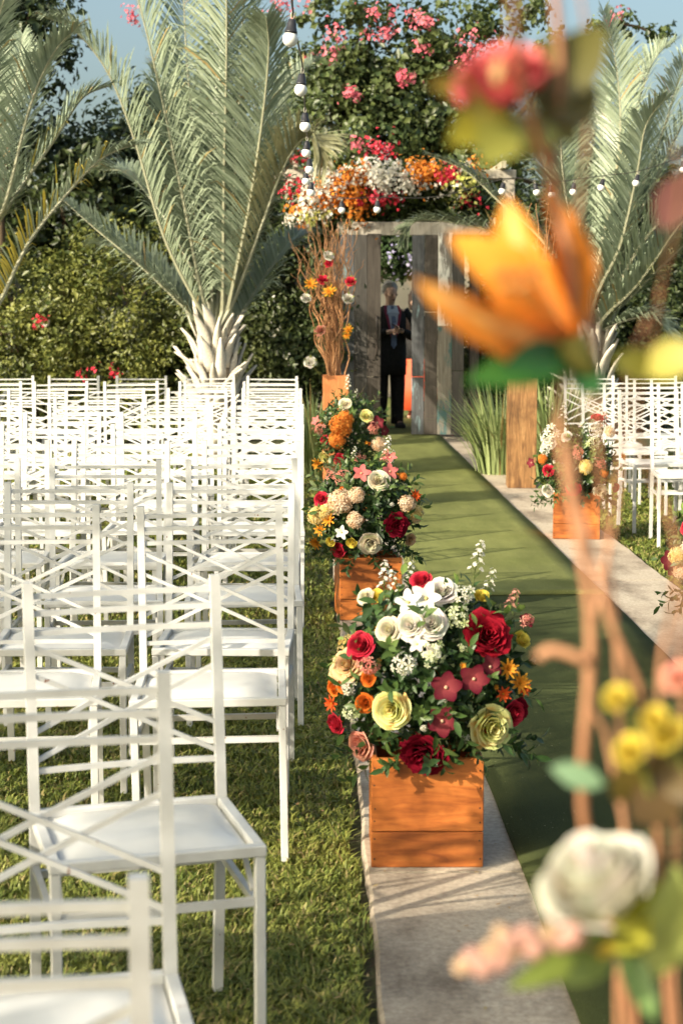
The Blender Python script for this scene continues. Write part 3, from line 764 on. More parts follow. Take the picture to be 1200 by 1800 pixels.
# tree outside the frame on the left whose loose crown dapples the near chairs
TX, TY = -5.15, -1.05
shrub('shade_tree', 'loose crowned tree left behind the camera shading the nearest chairs', 'tree',
      [((TX, TY, 3.75), (1.0, .85, .65), 66, 32, .15)], .11, (.05, .08, .02), (.13, .17, .05),
      [([(TX, TY, -.03), (TX + .05, TY, 1.6), (TX - .1, TY + .1, 3.6)], .10), ([(TX, TY, 1.9), (TX + .3, TY + .5, 3.2), (TX + .4, TY + .8, 3.8)], .05), ([(TX, TY, 2.0), (TX - .6, TY - .4, 3.7)], .05), ([(TX, TY, 2.2), (TX + .6, TY - .3, 3.7)], .04)])

def free_palm(label, x, y, h, fr):
    root = thing('palm_tree', label, 'palm', (x, y, 0)); palm_trunk(root, .17, .13, h, 30)
    for (az, L, rise, droop) in fr:
        o = Vector((math.cos(az), math.sin(az), 0)); b = Vector((x, y, h * .9))
        pts = [b, b + o * L * .25 + Vector((0, 0, rise * .55)), b + o * L * .6 + Vector((0, 0, rise)), b + o * L + Vector((0, 0, rise - droop))]
        frond(root, pts, llen=.55, pairs=70, wid=.016, inward=(-o.x * .5, -o.y * .5, 1))
free_palm('palm standing left of the camera shading the middle rows of chairs', -4.1, 3.3, 2.2, [(k * 2 * math.pi / 11 + random.uniform(-.2, .2), random.uniform(1.7, 2.5), random.uniform(.7, 1.5), random.uniform(.2, .9)) for k in range(11)])

rad = math.radians
# ================================================================== chairs
CH = .92; SEAT = .435; HW = .200; FY = -.19; RY = .165
def arc_bar(mb, z, th, wd, yoff, sag=.012, n=6, za=None):
    """slightly bowed rail between the rear posts"""
    pts = []
    for i in range(n + 1):
        u = i / n * 2 - 1; pts.append(Vector((u * (HW - .008), yoff + sag * (1 - u * u), z)))
    for i in range(n): mb.bar(pts[i], pts[i + 1], wd, th)
def post_y(z):          # rear post: kicks back to the ground, leans back above the seat
    return RY + (.050 * max(0, (SEAT - z) / SEAT) if z < SEAT else .055 * (z - SEAT) / (CH - SEAT))
def make_chair():
    t = thing('metal_chair', 'x', 'chair')
    cm = M['chair']
    for s in (-1, 1):
        b = MB(); q = .0105; vs = []; fs = []; zs = [-.015, .2, SEAT, .68, CH]
        for z in zs:
            y = post_y(z); x = s * HW
            vs += [(x - q, y - q, z), (x + q, y - q, z), (x + q, y + q, z), (x - q, y + q, z)]
        for i in range(len(zs) - 1):
            for j in range(4): fs.append((i * 4 + j, i * 4 + (j + 1) % 4, i * 4 + 4 + (j + 1) % 4, i * 4 + 4 + j))
        fs += [(3, 2, 1, 0), tuple(range(len(vs) - 4, len(vs)))]
        b.add(vs, fs); b.build('rear_post', cm, t)
        b = MB(); b.box(s * HW - .0105, s * HW + .0105, FY - .0105, FY + .0105, -.015, SEAT - .012, None, .002); b.build('front_leg', cm, t)
        b = MB(); b.bar((s * HW, FY + .011, .315), (s * HW, post_y(.315) - .011, .315), .013, .016); b.build('side_stretcher', cm, t)
        b = MB(); b.bar((s * (HW - .012), FY + .012, SEAT - .085), (s * (HW - .012), FY + .085, SEAT - .03), .010, .010); b.build('corner_brace', cm, t)
    for z in (CH - .030, CH - .066, CH - .107):
        b = MB(); arc_bar(b, z, .0115, .010, post_y(z)); b.build('back_rail', cm, t)
    b = MB(); arc_bar(b, CH - .395, .0115, .010, post_y(CH - .395)); b.build('lower_rail', cm, t)
    for s in (-1, 1):
        for (za, zb, dy) in ((.135, .315, .003), (.195, .375, .003)):
            b = MB(); e = .0042 * s
            pts = []
            for i in range(7):
                u = i / 6; z = CH - za + (za - zb) * u; xx = s * (HW - .008) * (1 - 2 * u)
                pts.append(Vector((xx, post_y(z) + .009 * (1 - (1 - 2 * u) ** 2) + e, z)))
            for i in range(6): b.bar(pts[i], pts[i + 1], .0072, .0098, (0, 0, 1))
            b.build('cross_bar', cm, t)
    b = MB(); b.bar((-HW + .011, FY, .330), (HW - .011, FY, .330), .013, .016); b.build('front_stretcher', cm, t)
    b = MB(); b.bar((-HW + .011, post_y(.30), .300), (HW - .011, post_y(.30), .300), .013, .016); b.build('rear_stretcher', cm, t)
    f = MB(); z0, z1 = SEAT - .012, SEAT + .010
    f.box(-HW - .012, HW + .012, FY - .013, FY + .010, z0, z1, None, .002)
    f.box(-HW + .0105, HW - .0105, RY - .012, RY + .010, z0, z1, None, .002)
    for s in (-1, 1):
        xa, xb = sorted((s * (HW + .0115), s * (HW - .0105))); f.box(xa, xb, FY + .0105, RY - .013, z0, z1, None, .002)
    f.build('seat_frame', cm, t)
    # seat pad, slightly domed
    n = 9; vs = []; fs = []
    for i in range(n):
        for j in range(n):
            u = i / (n - 1) * 2 - 1; v = j / (n - 1) * 2 - 1; e = max(abs(u), abs(v))
            zz = SEAT + .006 + .013 * (1 - u ** 4) * (1 - v ** 4) - (.012 if e > .99 else 0)
            vs.append((u * (HW - .014), (FY + RY) / 2 + v * ((RY - FY) / 2 - .016), zz))
    for i in range(n - 1):
        for j in range(n - 1): a = i * n + j; fs.append((a, a + n, a + n + 1, a + 1))
    p = MB(); p.add(vs, fs); p.build('seat_pad', M['vinyl'], t, True)
    return t

chair0 = make_chair(); chair_used = [False]
ORD = ['first', 'second', 'third', 'fourth', 'fifth', 'sixth', 'seventh', 'eighth', 'ninth', 'tenth', 'eleventh', 'twelfth', 'thirteenth', 'fourteenth', 'fifteenth', 'sixteenth']
def place_chair(x, y, rz, label, group, tx=0.0):
    """x, y: where the top of its right rear post stands"""
    o = chair0 if not chair_used[0] else copy_tree(chair0); chair_used[0] = True
    tj = .15 if y < 4.5 else .8; c, s = math.cos(rz), math.sin(rz); lx, ly = HW, post_y(CH)
    o.location = (x - (c * lx - s * ly), y - (s * lx + c * ly), 0); o.rotation_euler = (rad(random.uniform(-tj, tj)), rad(random.uniform(-tj, tj)), rz); o['label'] = label; o['group'] = group
    return o
LG = 'white chairs left of the aisle'
rows = [((240, 1540), 8, 1), ((285, 1180), 11, 2), ((375, 1010), 15, 2), ((497, 888), 1, 2), ((510, 848), -2, 3), ((521, 806), 2, 3), ((523, 775), -1, 3), ((527, 745), 1, 4),
        ((524, 724), 2, 4), ((528, 709), -1, 4), ((523, 695), 1, 5), ((527, 682), 0, 5), ((522, 670), 2, 5), ((519, 660), -1, 5)]
for r, ((px, py), a0, ncol) in enumerate(rows):
    p = gp(px, py, CH); x, y = p.x, p.y
    for c in range(ncol):
        if c == 0: a = a0
        else:
            x -= .53 + random.uniform(-.035, .05); y += random.uniform(-.07, .07) - (.10 if r in (1, 2) else 0); a = a0 * .5 + random.uniform(-5, 5)
        if r == 0: lab = 'white metal chair nearest the camera, blurred at the bottom left corner'
        elif r == 2 and c == 0: lab = 'white metal chair with sunlit seat fully shown at lower left'
        elif r == len(rows) - 1: lab = f'white metal chair, left block, last row by the palm, {ORD[c]} from the aisle'
        else: lab = f'white metal chair, left block, {ORD[r]} row from the camera, {ORD[c]} from the aisle'
        place_chair(x, y, rad(a), lab, LG)
RG = 'white chairs right of the aisle'
rr_ = [((1180, 692), 3, 2), ((1188, 681), -2, 2), ((1129, 672), 2, 2), ((1148, 665), 0, 3), ((1100, 660), -2, 3)]
# the block right of the aisle: rows by the distance of their front feet
ry = [10.55, 11.35, 12.15, 12.95, 13.7]
for r, yy in enumerate(ry):
    x = 2.16 + random.uniform(-.04, .05) + (.0 if r else .03)
    for c in range(3):
        if c: x += .53 + random.uniform(-.03, .05)
        a = random.uniform(-6, 6)
        lab = f'white metal chair, right block, {ORD[r]} row from the camera, {ORD[c]} from the aisle'
        place_chair(x + .42, yy + .36 + random.uniform(-.06, .06), rad(a), lab, RG)

# ================================================================== flowers
def petal_patch(mb, base, ax, out, side, L, W, cup, curl, c_in, c_out, nu=4, nv=4, ruffle=0.0):
    """petal from base: grows along ax, leans to out; W its width, cup bends the sides in, curl bends the tip out"""
    vs = []; cs = []; fs = []
    for i in range(nu + 1):
        u = i / nu; wd = W * math.sin(math.pi * (.16 + .66 * u) ** .9) if u < 1 else W * .52
        z = L * (u - .22 * curl * u ** 3); o_ = L * (curl * u ** 2.4 * .75)
        for j in range(nv + 1):
            v = j / nv * 2 - 1
            p = base + ax * z + out * (o_ - cup * W * (v * v) * .9) + side * (v * wd * .5) + out * (ruffle * L * math.sin(v * 5 + u * 3) * u)
            vs.append(p - ax * (L * .10 * v * v * u))
            t = u; cs.append(tuple(a * (1 - t) + b * t for a, b in zip(c_in, c_out)))
    for i in range(nu):
        for j in range(nv): a = i * (nv + 1) + j; fs.append((a, a + 1, a + nv + 2, a + nv + 1))
    mb.add(vs, fs, cs)

def rose_mesh(name, c_in, c_out, layers=5, opening=1.0, seed=0, ruffle=0.0, edge=None, heart=0.0):
    """rose of unit radius looking along +Z: wrapped petals on widening cups, rims rolled outwards"""
    r = random.Random(seed); mb = MB(); nl = layers + 2; nu, nv = 5, 6
    for l in range(nl):
        t = l / (nl - 1); n = 3 if l < 2 else (4 if l < 4 else 5)
        span = 2.5 - .75 * t; Rt = (.10 + .78 * t ** 1.05) * (.62 + .38 * opening); zt = .50 + heart * (1 - t) - .42 * t * t * opening
        rb = .06 + .22 * t; zb = -.42
        for i in range(n):
            a0 = 2 * math.pi * i / n + l * 1.1 + r.uniform(-.2, .2); k1 = r.uniform(.93, 1.07); k2 = r.uniform(-.05, .05); roll = (.05 + .13 * t) * r.uniform(.7, 1.3) * opening
            ci = tuple(x * r.uniform(.55, .82) for x in c_in); co = tuple(min(1, x * r.uniform(.92, 1.08)) for x in c_out)  # petal bases darkened, shade of the creases put into the colour
            eg = edge is not None and t > .5 and r.random() < .55
            ph_ = r.uniform(0, 6); vs = []; cs = []; fs = []
            for iu in range(nu + 1):
                u = iu / nu; rad_ = rb + (Rt * k1 - rb) * math.sin(u * math.pi / 2) ** .85 + roll * max(0, u - .72) / .28
                z = zb + (zt + k2 - zb) * u - .10 * t * max(0, u - .8) / .2
                for jv in range(nv + 1):
                    v = jv / nv * 2 - 1; w_ = span * .5 * (.55 + .45 * math.sin(u * math.pi / 2))
                    aa = a0 + v * w_; rr = rad_ * (1 + .05 * v) + ruffle * (.4 + t) * u * u * math.sin(v * 6 + ph_) * .9
                    zz = z - (.16 + .05 * t) * u * v * v * (1 if abs(v) > .5 else .6) + ruffle * u * math.sin(v * 8 + ph_ * 2) * .7
                    vs.append((rr * math.cos(aa), rr * math.sin(aa), zz)); q = u * u
                    c_ = tuple(x * (1 - q) + y * q for x, y in zip(ci, co))
                    if eg and abs(v) > .6: c_ = tuple(x * .5 + y * .5 for x, y in zip(c_, edge))
                    cs.append(c_)
            for iu in range(nu):
                for jv in range(nv): q = iu * (nv + 1) + jv; fs.append((q, q + 1, q + nv + 2, q + nv + 1))
            mb.add(vs, fs, cs)
    return mb.mesh(name, M['petal'], True)

def star_mesh(name, n, c_in, c_out, wd=.5, tilt=1.1, double=False, seed=0, centre=(.7, .5, .1)):
    r = random.Random(seed); mb = MB()
    for lay in range(2 if double else 1):
        for i in range(n):
            a = 2 * math.pi * (i + .5 * lay) / n + r.uniform(-.08, .08); out = Vector((math.cos(a), math.sin(a), 0)); side = Vector((-math.sin(a), math.cos(a), 0))
            tl = (tilt - .45 * lay) * r.uniform(.85, 1.12); ax = Vector((0, 0, 1)) * math.cos(tl) + out * math.sin(tl); oo = out * math.cos(tl) - Vector((0, 0, 1)) * math.sin(tl)
            petal_patch(mb, out * .06, ax, oo, side, (1 - .2 * lay) * r.uniform(.9, 1.05), wd, .12, .25, c_in, tuple(min(1, x * r.uniform(.9, 1.1)) for x in c_out), 4, 2)
    mb.lathe([(.02, .02), (.10, .06), (.12, .14), (.05, .22)], 6, None, [centre] * 24)
    return mb.mesh(name, M['petal'], True)

def cluster_mesh(name, nfl, npet, c0, c1, fsize=.36, seed=0, centre=(.7, .6, .3), dome=.85):
    """dome of small florets, unit radius"""
    r = random.Random(seed); mb = MB()
    for k in range(nfl):
        t = (k + .5) / nfl; ph = math.acos(1 - t * 1.15); a = k * 2.399
        d = Vector((math.sin(ph) * math.cos(a), math.sin(ph) * math.sin(a), math.cos(ph))); c = d * dome * r.uniform(.8, 1.05)
        nrm = (d + Vector((r.uniform(-.3, .3), r.uniform(-.3, .3), r.uniform(-.1, .4)))).normalized(); e1 = nrm.orthogonal().normalized(); e2 = nrm.cross(e1); rot = r.uniform(0, 3)
        s = fsize * r.uniform(.75, 1.2); q = r.random(); col = tuple(x * (1 - q) + y * q for x, y in zip(c0, c1))
        for i in range(npet):
            aa = rot + 2 * math.pi * i / npet; o_ = e1 * math.cos(aa) + e2 * math.sin(aa); sd_ = e2 * math.cos(aa) - e1 * math.sin(aa)
            w_ = s * 2.3 / npet
            mb.add([c, c + o_ * s * .55 + sd_ * w_ * .5 + nrm * s * .10, c + o_ * s + nrm * s * .02, c + o_ * s * .55 - sd_ * w_ * .5 + nrm * s * .10], [(0, 3, 2, 1)], [tuple(x * .8 for x in col), col, col, col])
        mb.add([c + nrm * s * .16, c + e1 * s * .13 + nrm * .02, c - e1 * s * .07 + e2 * s * .11 + nrm * .02, c - e1 * s * .07 - e2 * s * .11 + nrm * .02], [(0, 1, 2), (0, 2, 3), (0, 3, 1)], centre)
    prof = [(max(.01, .72 * dome * math.sin(math.pi * j / 6)), -.72 * dome * math.cos(math.pi * j / 6)) for j in range(7)]
    mb.lathe(prof, 10, None, tuple(x * .75 for x in c0))
    return mb.mesh(name, M['petal'])

def floret_mesh(name, nfl, npet, c0, c1, fsize, seed, centre):
    r = random.Random(seed); mb = MB()
    for k in range(nfl):
        t = (k + .5) / nfl; ph = math.acos(1 - t * .95); a = k * 2.399; d = Vector((math.sin(ph) * math.cos(a), math.sin(ph) * math.sin(a), math.cos(ph))); c = d * r.uniform(.55, 1.0)
        mb.tube([Vector((0, 0, -.3)), c], .018, 4, (.16, .22, .07))
        nrm = (d + Vector((r.uniform(-.4, .4), r.uniform(-.4, .4), .2))).normalized(); e1 = nrm.orthogonal().normalized(); e2 = nrm.cross(e1); rot = r.uniform(0, 3); q = r.random(); col = tuple(x * (1 - q) + y * q for x, y in zip(c0, c1)); s = fsize * r.uniform(.7, 1.2)
        for i in range(npet):
            aa = rot + 2 * math.pi * i / npet; o_ = e1 * math.cos(aa) + e2 * math.sin(aa); sd_ = e2 * math.cos(aa) - e1 * math.sin(aa); w_ = s * 2.6 / npet
            mb.add([c, c + o_ * s * .6 + sd_ * w_ * .5 + nrm * s * .18, c + o_ * s + nrm * s * .05, c + o_ * s * .6 - sd_ * w_ * .5 + nrm * s * .18], [(0, 3, 2, 1)], [tuple(x * .85 for x in col), col, col, col])
        mb.add([c + nrm * s * .22, c + e1 * s * .16 + nrm * .03, c - e1 * s * .08 + e2 * s * .14 + nrm * .03, c - e1 * s * .08 - e2 * s * .14 + nrm * .03], [(0, 1, 2), (0, 2, 3), (0, 3, 1)], centre)
    return mb.mesh(name, M['petal'])

def leaf_shape(mb, p, d, n, L, W, col, droop=.15, segs=4):
    """pointed oval leaf with a fold along its midrib"""
    d = d.normalized(); s = d.cross(n).normalized(); n = s.cross(d); vs = []; fs = []
    for i in range(segs + 1):
        u = i / segs; w_ = W * .5 * math.sin(math.pi * min(1, u * .96 + .03)) ** .8; c = p + d * (L * u) - n * (L * droop * u * u)
        vs += [c - s * w_ + n * w_ * .25, c, c + s * w_ + n * w_ * .25]
    for i in range(segs):
        a = i * 3; fs += [(a, a + 1, a + 4, a + 3), (a + 1, a + 2, a + 5, a + 4)]
    k = random.uniform(.88, 1.1)
    mb.add(vs, fs, [tuple(x * k * (1.12 if q % 3 == 1 else 1) for x in col) for q in range(len(vs))])

def sprig_mesh(name, n, L, lw, col0, col1, seed, tipcol=None):
    random.seed(seed); mb = MB(); pts = spline([(0, 0, 0), (.02 * random.uniform(-1, 1), .02, .4 * L), (.10 * L * random.uniform(-1, 1), .08 * L, L)], 8)
    mb.tube(pts, [.0022 * (1 - .6 * i / 7) for i in range(8)], 4, (.10, .12, .04))
    for k in range(n):
        u = .18 + .82 * k / (n - 1); i = min(int(u * 7), 6); p = pts[i].lerp(pts[i + 1], u * 7 - i); t = (pts[min(i + 1, 7)] - pts[i]).normalized()
        a = k * 2.4 + random.uniform(-.4, .4); o = t.orthogonal().normalized(); o = (o * math.cos(a) + t.cross(o) * math.sin(a))
        d = (o + t * (.5 + .8 * u)).normalized(); q = random.random(); col = tuple(x * (1 - q) + y * q for x, y in zip(col0, col1))
        leaf_shape(mb, p, d, (t - d * t.dot(d)) + o * .01, lw * random.uniform(.75, 1.2), lw * .46, col, .2, 3)
    return mb.mesh(name, M['leaf'], True)

def spray_mesh(name, L, nb, size, col, seed):
    """upright stem with small white blossoms near its tip"""
    random.seed(seed); mb = MB(); pts = spline([(0, 0, 0), (.01, .015, .5 * L), (.05 * L, .03 * L, L)], 8); mb.tube(pts, .0018, 4, (.16, .20, .07))
    for k in range(nb):
        u = .45 + .55 * k / (nb - 1); i = min(int(u * 7), 6); p = pts[i].lerp(pts[i + 1], u * 7 - i); a = k * 2.4
        o = Vector((math.cos(a), math.sin(a) - .3, 1.1)).normalized(); q = p + o * size * (4.2 - 3.2 * u); mb.tube([p, q], .0009, 3, (.18, .22, .08))
        for j in range(6):
            b = 2 * math.pi * j / 6; e1 = o.orthogonal().normalized(); e2 = o.cross(e1); d = (e1 * math.cos(b) + e2 * math.sin(b)); sd_ = e2 * math.cos(b) - e1 * math.sin(b); s = size * random.uniform(.75, 1.0)
            mb.add([q, q + d * s * .5 + sd_ * s * .32 + o * s * .3, q + d * s * .9 + o * s * .1, q + d * s * .5 - sd_ * s * .32 + o * s * .3], [(0, 3, 2, 1)], col)
        mb.add([q + o * size * .35, q + Vector((size * .15, 0, 0)), q + Vector((0, size * .15, 0)), q - Vector((size * .12, size * .12, 0))], [(0, 1, 2), (0, 2, 3), (0, 3, 1)], (.75, .68, .30))
    for k in range(5):
        i = 1 + k; a = k * 2.1; leaf_shape(mb, pts[i - 1], Vector((math.cos(a), math.sin(a), .9)), Vector((0, 0, 1)), .035, .010, (.14, .19, .06), .2, 3)
    return mb.mesh(name, M['petal'])

FL = {
 'yellow_rose': rose_mesh('rose', (.78, .70, .16), (.88, .86, .42), 5, .95, 1, .02, (.75, .30, .03)),
 'cream_rose': rose_mesh('rose', (.74, .66, .42), (.84, .80, .62), 5, .95, 2, .02),
 'white_rose': rose_mesh('rose', (.80, .76, .66), (.86, .84, .78), 5, 1.0, 3, .03),
 'red_peony': rose_mesh('peony', (.14, .004, .012), (.36, .010, .026), 6, 1.0, 4, .07),
 'dark_peony': rose_mesh('peony', (.10, .003, .012), (.24, .006, .024), 6, 1.0, 5, .08),
 'red_rose': rose_mesh('rose', (.45, .015, .04), (.68, .04, .08), 5, .8, 6, .03),
 'pink_rose': rose_mesh('rose', (.80, .22, .13), (.85, .42, .33), 5, .9, 7, .03),
 'orange_ranunculus': rose_mesh('ranunculus', (.70, .20, .03), (.80, .20, .03), 5, .75, 8, .0),
 'peach_rose': rose_mesh('rose', (.78, .40, .16), (.85, .62, .36), 5, 1.0, 9, .05),
 'burgundy_orchid': star_mesh('orchid', 5, (.30, .06, .07), (.115, .006, .020), .86, 1.15, False, 10, (.70, .50, .35)),
 'white_orchid': star_mesh('orchid', 5, (.82, .80, .70), (.86, .85, .82), .62, 1.1, False, 11, (.75, .65, .3)),
 'pink_orchid': star_mesh('orchid', 5, (.72, .22, .20), (.70, .18, .18), .62, 1.1, False, 12, (.75, .55, .35)),
 'orange_daisy': star_mesh('daisy', 9, (.72, .26, .02), (.82, .40, .05), .26, 1.0, True, 13, (.55, .22, .02)),
 'red_daisy': star_mesh('daisy', 8, (.75, .14, .02), (.72, .10, .03), .26, 1.0, True, 14, (.6, .3, .05)),
 'yellow_tulip': rose_mesh('tulip', (.80, .62, .05), (.84, .72, .14), 3, .5, 15, .02),
 'white_cluster': floret_mesh('blossom_cluster', 11, 5, (.80, .77, .64), (.86, .85, .80), .42, 16, (.62, .62, .25)),
 'green_white_cluster': floret_mesh('blossom_cluster', 13, 5, (.50, .58, .28), (.80, .82, .64), .36, 17, (.45, .55, .15)),
 'peach_hydrangea': cluster_mesh('hydrangea', 60, 4, (.80, .52, .32), (.86, .74, .58), .30, 18, (.8, .5, .3)),
 'yellow_hydrangea': cluster_mesh('hydrangea', 60, 4, (.80, .58, .16), (.84, .74, .44), .28, 19, (.8, .4, .1)),
 'orange_hydrangea': cluster_mesh('hydrangea', 54, 5, (.78, .20, .03), (.80, .34, .07), .32, 20, (.75, .4, .1)),
 'pink_cluster': floret_mesh('blossom_cluster', 12, 5, (.66, .20, .17), (.80, .42, .34), .40, 21, (.7, .5, .3)),
}
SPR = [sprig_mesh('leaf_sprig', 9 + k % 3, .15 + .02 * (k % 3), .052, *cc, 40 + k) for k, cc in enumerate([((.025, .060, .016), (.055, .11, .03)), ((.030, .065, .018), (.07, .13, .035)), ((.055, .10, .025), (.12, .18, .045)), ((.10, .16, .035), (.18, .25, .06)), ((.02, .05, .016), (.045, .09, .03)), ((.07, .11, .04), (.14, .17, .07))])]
SPRAY = [spray_mesh('white_spray', .20, 17, .0120, (.84, .82, .76), 60), spray_mesh('white_spray', .17, 14, .0110, (.84, .82, .74), 61), spray_mesh('pink_spray', .15, 16, .012, (.75, .35, .30), 62)]

def part_at(name, me, parent, loc, direction, size, roll=None):
    o = link(name, me, parent); o.location = loc
    q = Vector(direction).normalized().to_track_quat('Z', 'Y')
    from mathutils import Quaternion
    q = q @ Quaternion((0, 0, 1), random.uniform(0, 6.28) if roll is None else roll)
    o.rotation_mode = 'QUATERNION'; o.rotation_quaternion = q; o.scale = (size,) * 3; return o

def wooden_box(label, x, y, rz, W=.30, D=.28, H=.30, group='orange wooden flower boxes beside the carpet'):
    root = thing('wooden_box', label, 'box', (x, y, 0), rz, group); th = .016; wm = M['box_wood']; cut = .098
    for (z0, z1, d) in ((.001, cut, .0), (cut + .0025, H, .0012)):
        for sgn in (-1, 1):
            b = MB(); ya, yb = sorted((sgn * (D / 2 + d), sgn * (D / 2 - th))); b.box(-W / 2, W / 2, ya, yb, z0, z1, None, .0022); b.build('board', wm, root)
            b = MB(); xa, xb = sorted((sgn * (W / 2 - .001 - d), sgn * (W / 2 - th))); b.box(xa, xb, -D / 2 + th + .0005, D / 2 - th - .0005, z0, z1, None, .0022); b.build('board', wm, root)
    b = MB(); b.box(-W / 2 + th + .001, W / 2 - th - .001, -D / 2 + th + .001, D / 2 - th - .001, .003, .015); b.build('bottom_board', wm, root)
    nb = MB()
    for zz in (.025, .075, .125, .165, .225, .272):
        for sx_ in (-1, 1):
            xx = sx_ * (W / 2 - .010) + random.uniform(-.002, .002)
            nb.lathe([(.0026, 0), (.0026, .0012)], 6, Matrix.Translation((xx, -D / 2 - .0008, zz + random.uniform(-.006, .006))) @ Matrix.Rotation(math.pi / 2, 4, 'X'))
    tag(nb.build('nails', M['nail'], root), kind='stuff')
    return root

def arrangement(label, centre, R, RZ, flowers, nsprig, nback, seed, sprays=(), bright=False, group='round flower arrangements in the wooden boxes', inner=1900):
    """ball of leaves with flowers placed where the photograph shows them (fx, fz in radii as seen from the aisle)"""
    random.seed(seed); c = Vector(centre); root = thing('flower_arrangement', label, 'flowers', (c.x, c.y, c.z - RZ * .95), 0, group)
    up = Vector((0, 0, RZ * .95))
    # dark inner foliage
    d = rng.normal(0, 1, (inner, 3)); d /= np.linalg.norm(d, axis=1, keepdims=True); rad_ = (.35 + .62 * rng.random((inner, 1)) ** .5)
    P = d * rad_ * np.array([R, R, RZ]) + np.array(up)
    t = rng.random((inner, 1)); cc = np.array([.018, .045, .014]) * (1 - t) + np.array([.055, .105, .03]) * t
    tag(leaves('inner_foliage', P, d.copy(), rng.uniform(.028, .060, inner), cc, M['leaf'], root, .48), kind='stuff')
    for k in range(nsprig):
        ph = math.acos(1 - 1.8 * (k + .5) / nsprig); a = k * 2.399 + random.uniform(-.3, .3)
        dd = Vector((math.sin(ph) * math.cos(a), math.sin(ph) * math.sin(a), math.cos(ph)))
        p = Vector((dd.x * R * .62, dd.y * R * .62, dd.z * RZ * .62)) + up
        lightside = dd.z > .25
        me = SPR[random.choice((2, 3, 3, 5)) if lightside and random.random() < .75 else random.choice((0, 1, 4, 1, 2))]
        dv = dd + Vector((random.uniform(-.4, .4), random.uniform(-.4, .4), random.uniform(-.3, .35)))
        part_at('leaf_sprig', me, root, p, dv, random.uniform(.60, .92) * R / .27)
    for (kind, fx, fz, s) in flowers:
        rr = min(.96, math.hypot(fx, fz)); dy = -math.sqrt(max(.0, 1 - rr * rr))
        dd = Vector((fx, dy, fz)); p = Vector((fx * R, dy * R * .95, fz * RZ)) * 1.06 + up
        look = (dd * .8 + Vector((-.12, -.55, .22))).normalized() + Vector((random.uniform(-.22, .22), 0, random.uniform(-.2, .2)))
        me = FL[kind]; part_at(me.name.split('.')[0], me, root, p, look, s * 1.15)
    for k in range(22):          # leaves hanging over the rim of the box
        a = 2 * math.pi * k / 22 + random.uniform(-.1, .1); q = random.uniform(.55, .75); p = Vector((math.cos(a) * R * q, math.sin(a) * R * q, -RZ * random.uniform(.72, .9))) + up
        part_at('leaf_sprig', SPR[random.choice((0, 1, 4))], root, p, Vector((math.cos(a), math.sin(a), random.uniform(-.75, .15))), random.uniform(.55, .85) * R / .27)
    for k in range(26):          # small filler blooms and pale new shoots between the large flowers
        fx, fz = random.uniform(-.9, .9), random.uniform(-.75, .85)
        if math.hypot(fx, fz) > .95: continue
        dy = -math.sqrt(1 - fx * fx - fz * fz); dd = Vector((fx, dy, fz)); pp = Vector((fx * R, dy * R, fz * RZ)) + up
        if k % 2: me = FL[random.choice(('orange_daisy', 'white_cluster', 'pink_cluster', 'green_white_cluster', 'orange_ranunculus', 'white_cluster'))]; part_at(me.name.split('.')[0], me, root, pp * .985, dd + Vector((0, -.3, .2)), R * random.uniform(.035, .055))
        else: part_at('leaf_sprig', SPR[3 if fz > 0 else 2], root, pp * .80 + up * .2, dd + Vector((0, 0, .5)), random.uniform(.4, .62) * R / .27)
    kinds = list(FL)
    for k in range(nback):
        a = math.pi * (.12 + .76 * (k + .5) / nback); zz = random.uniform(-.5, .75); q = math.sqrt(1 - zz * zz)
        dd = Vector((q * math.cos(a), q * math.sin(a), zz)); me = FL[random.choice(kinds)]
        part_at(me.name.split('.')[0], me, root, Vector((dd.x * R, dd.y * R, dd.z * RZ)) * .95 + up, dd, random.uniform(.03, .045) * R / .27)
    for (k, fx, fy, fz, lean, s) in sprays:
        me = SPRAY[k]; part_at('white_spray' if k < 2 else 'pink_spray', me, root, Vector((fx * R, fy * R, fz * RZ)) + up, Vector((lean, -.1, 1)), s)
    return root

def px_flowers(lst, cx, cy, hw, hh, Y, unit=1.0):
    """pixel list -> radii; size from pixels to metres"""
    return [(k, (x - cx) / hw, (cy - y) / hh, s / FPX * Y * unit) for (k, x, y, s) in lst]

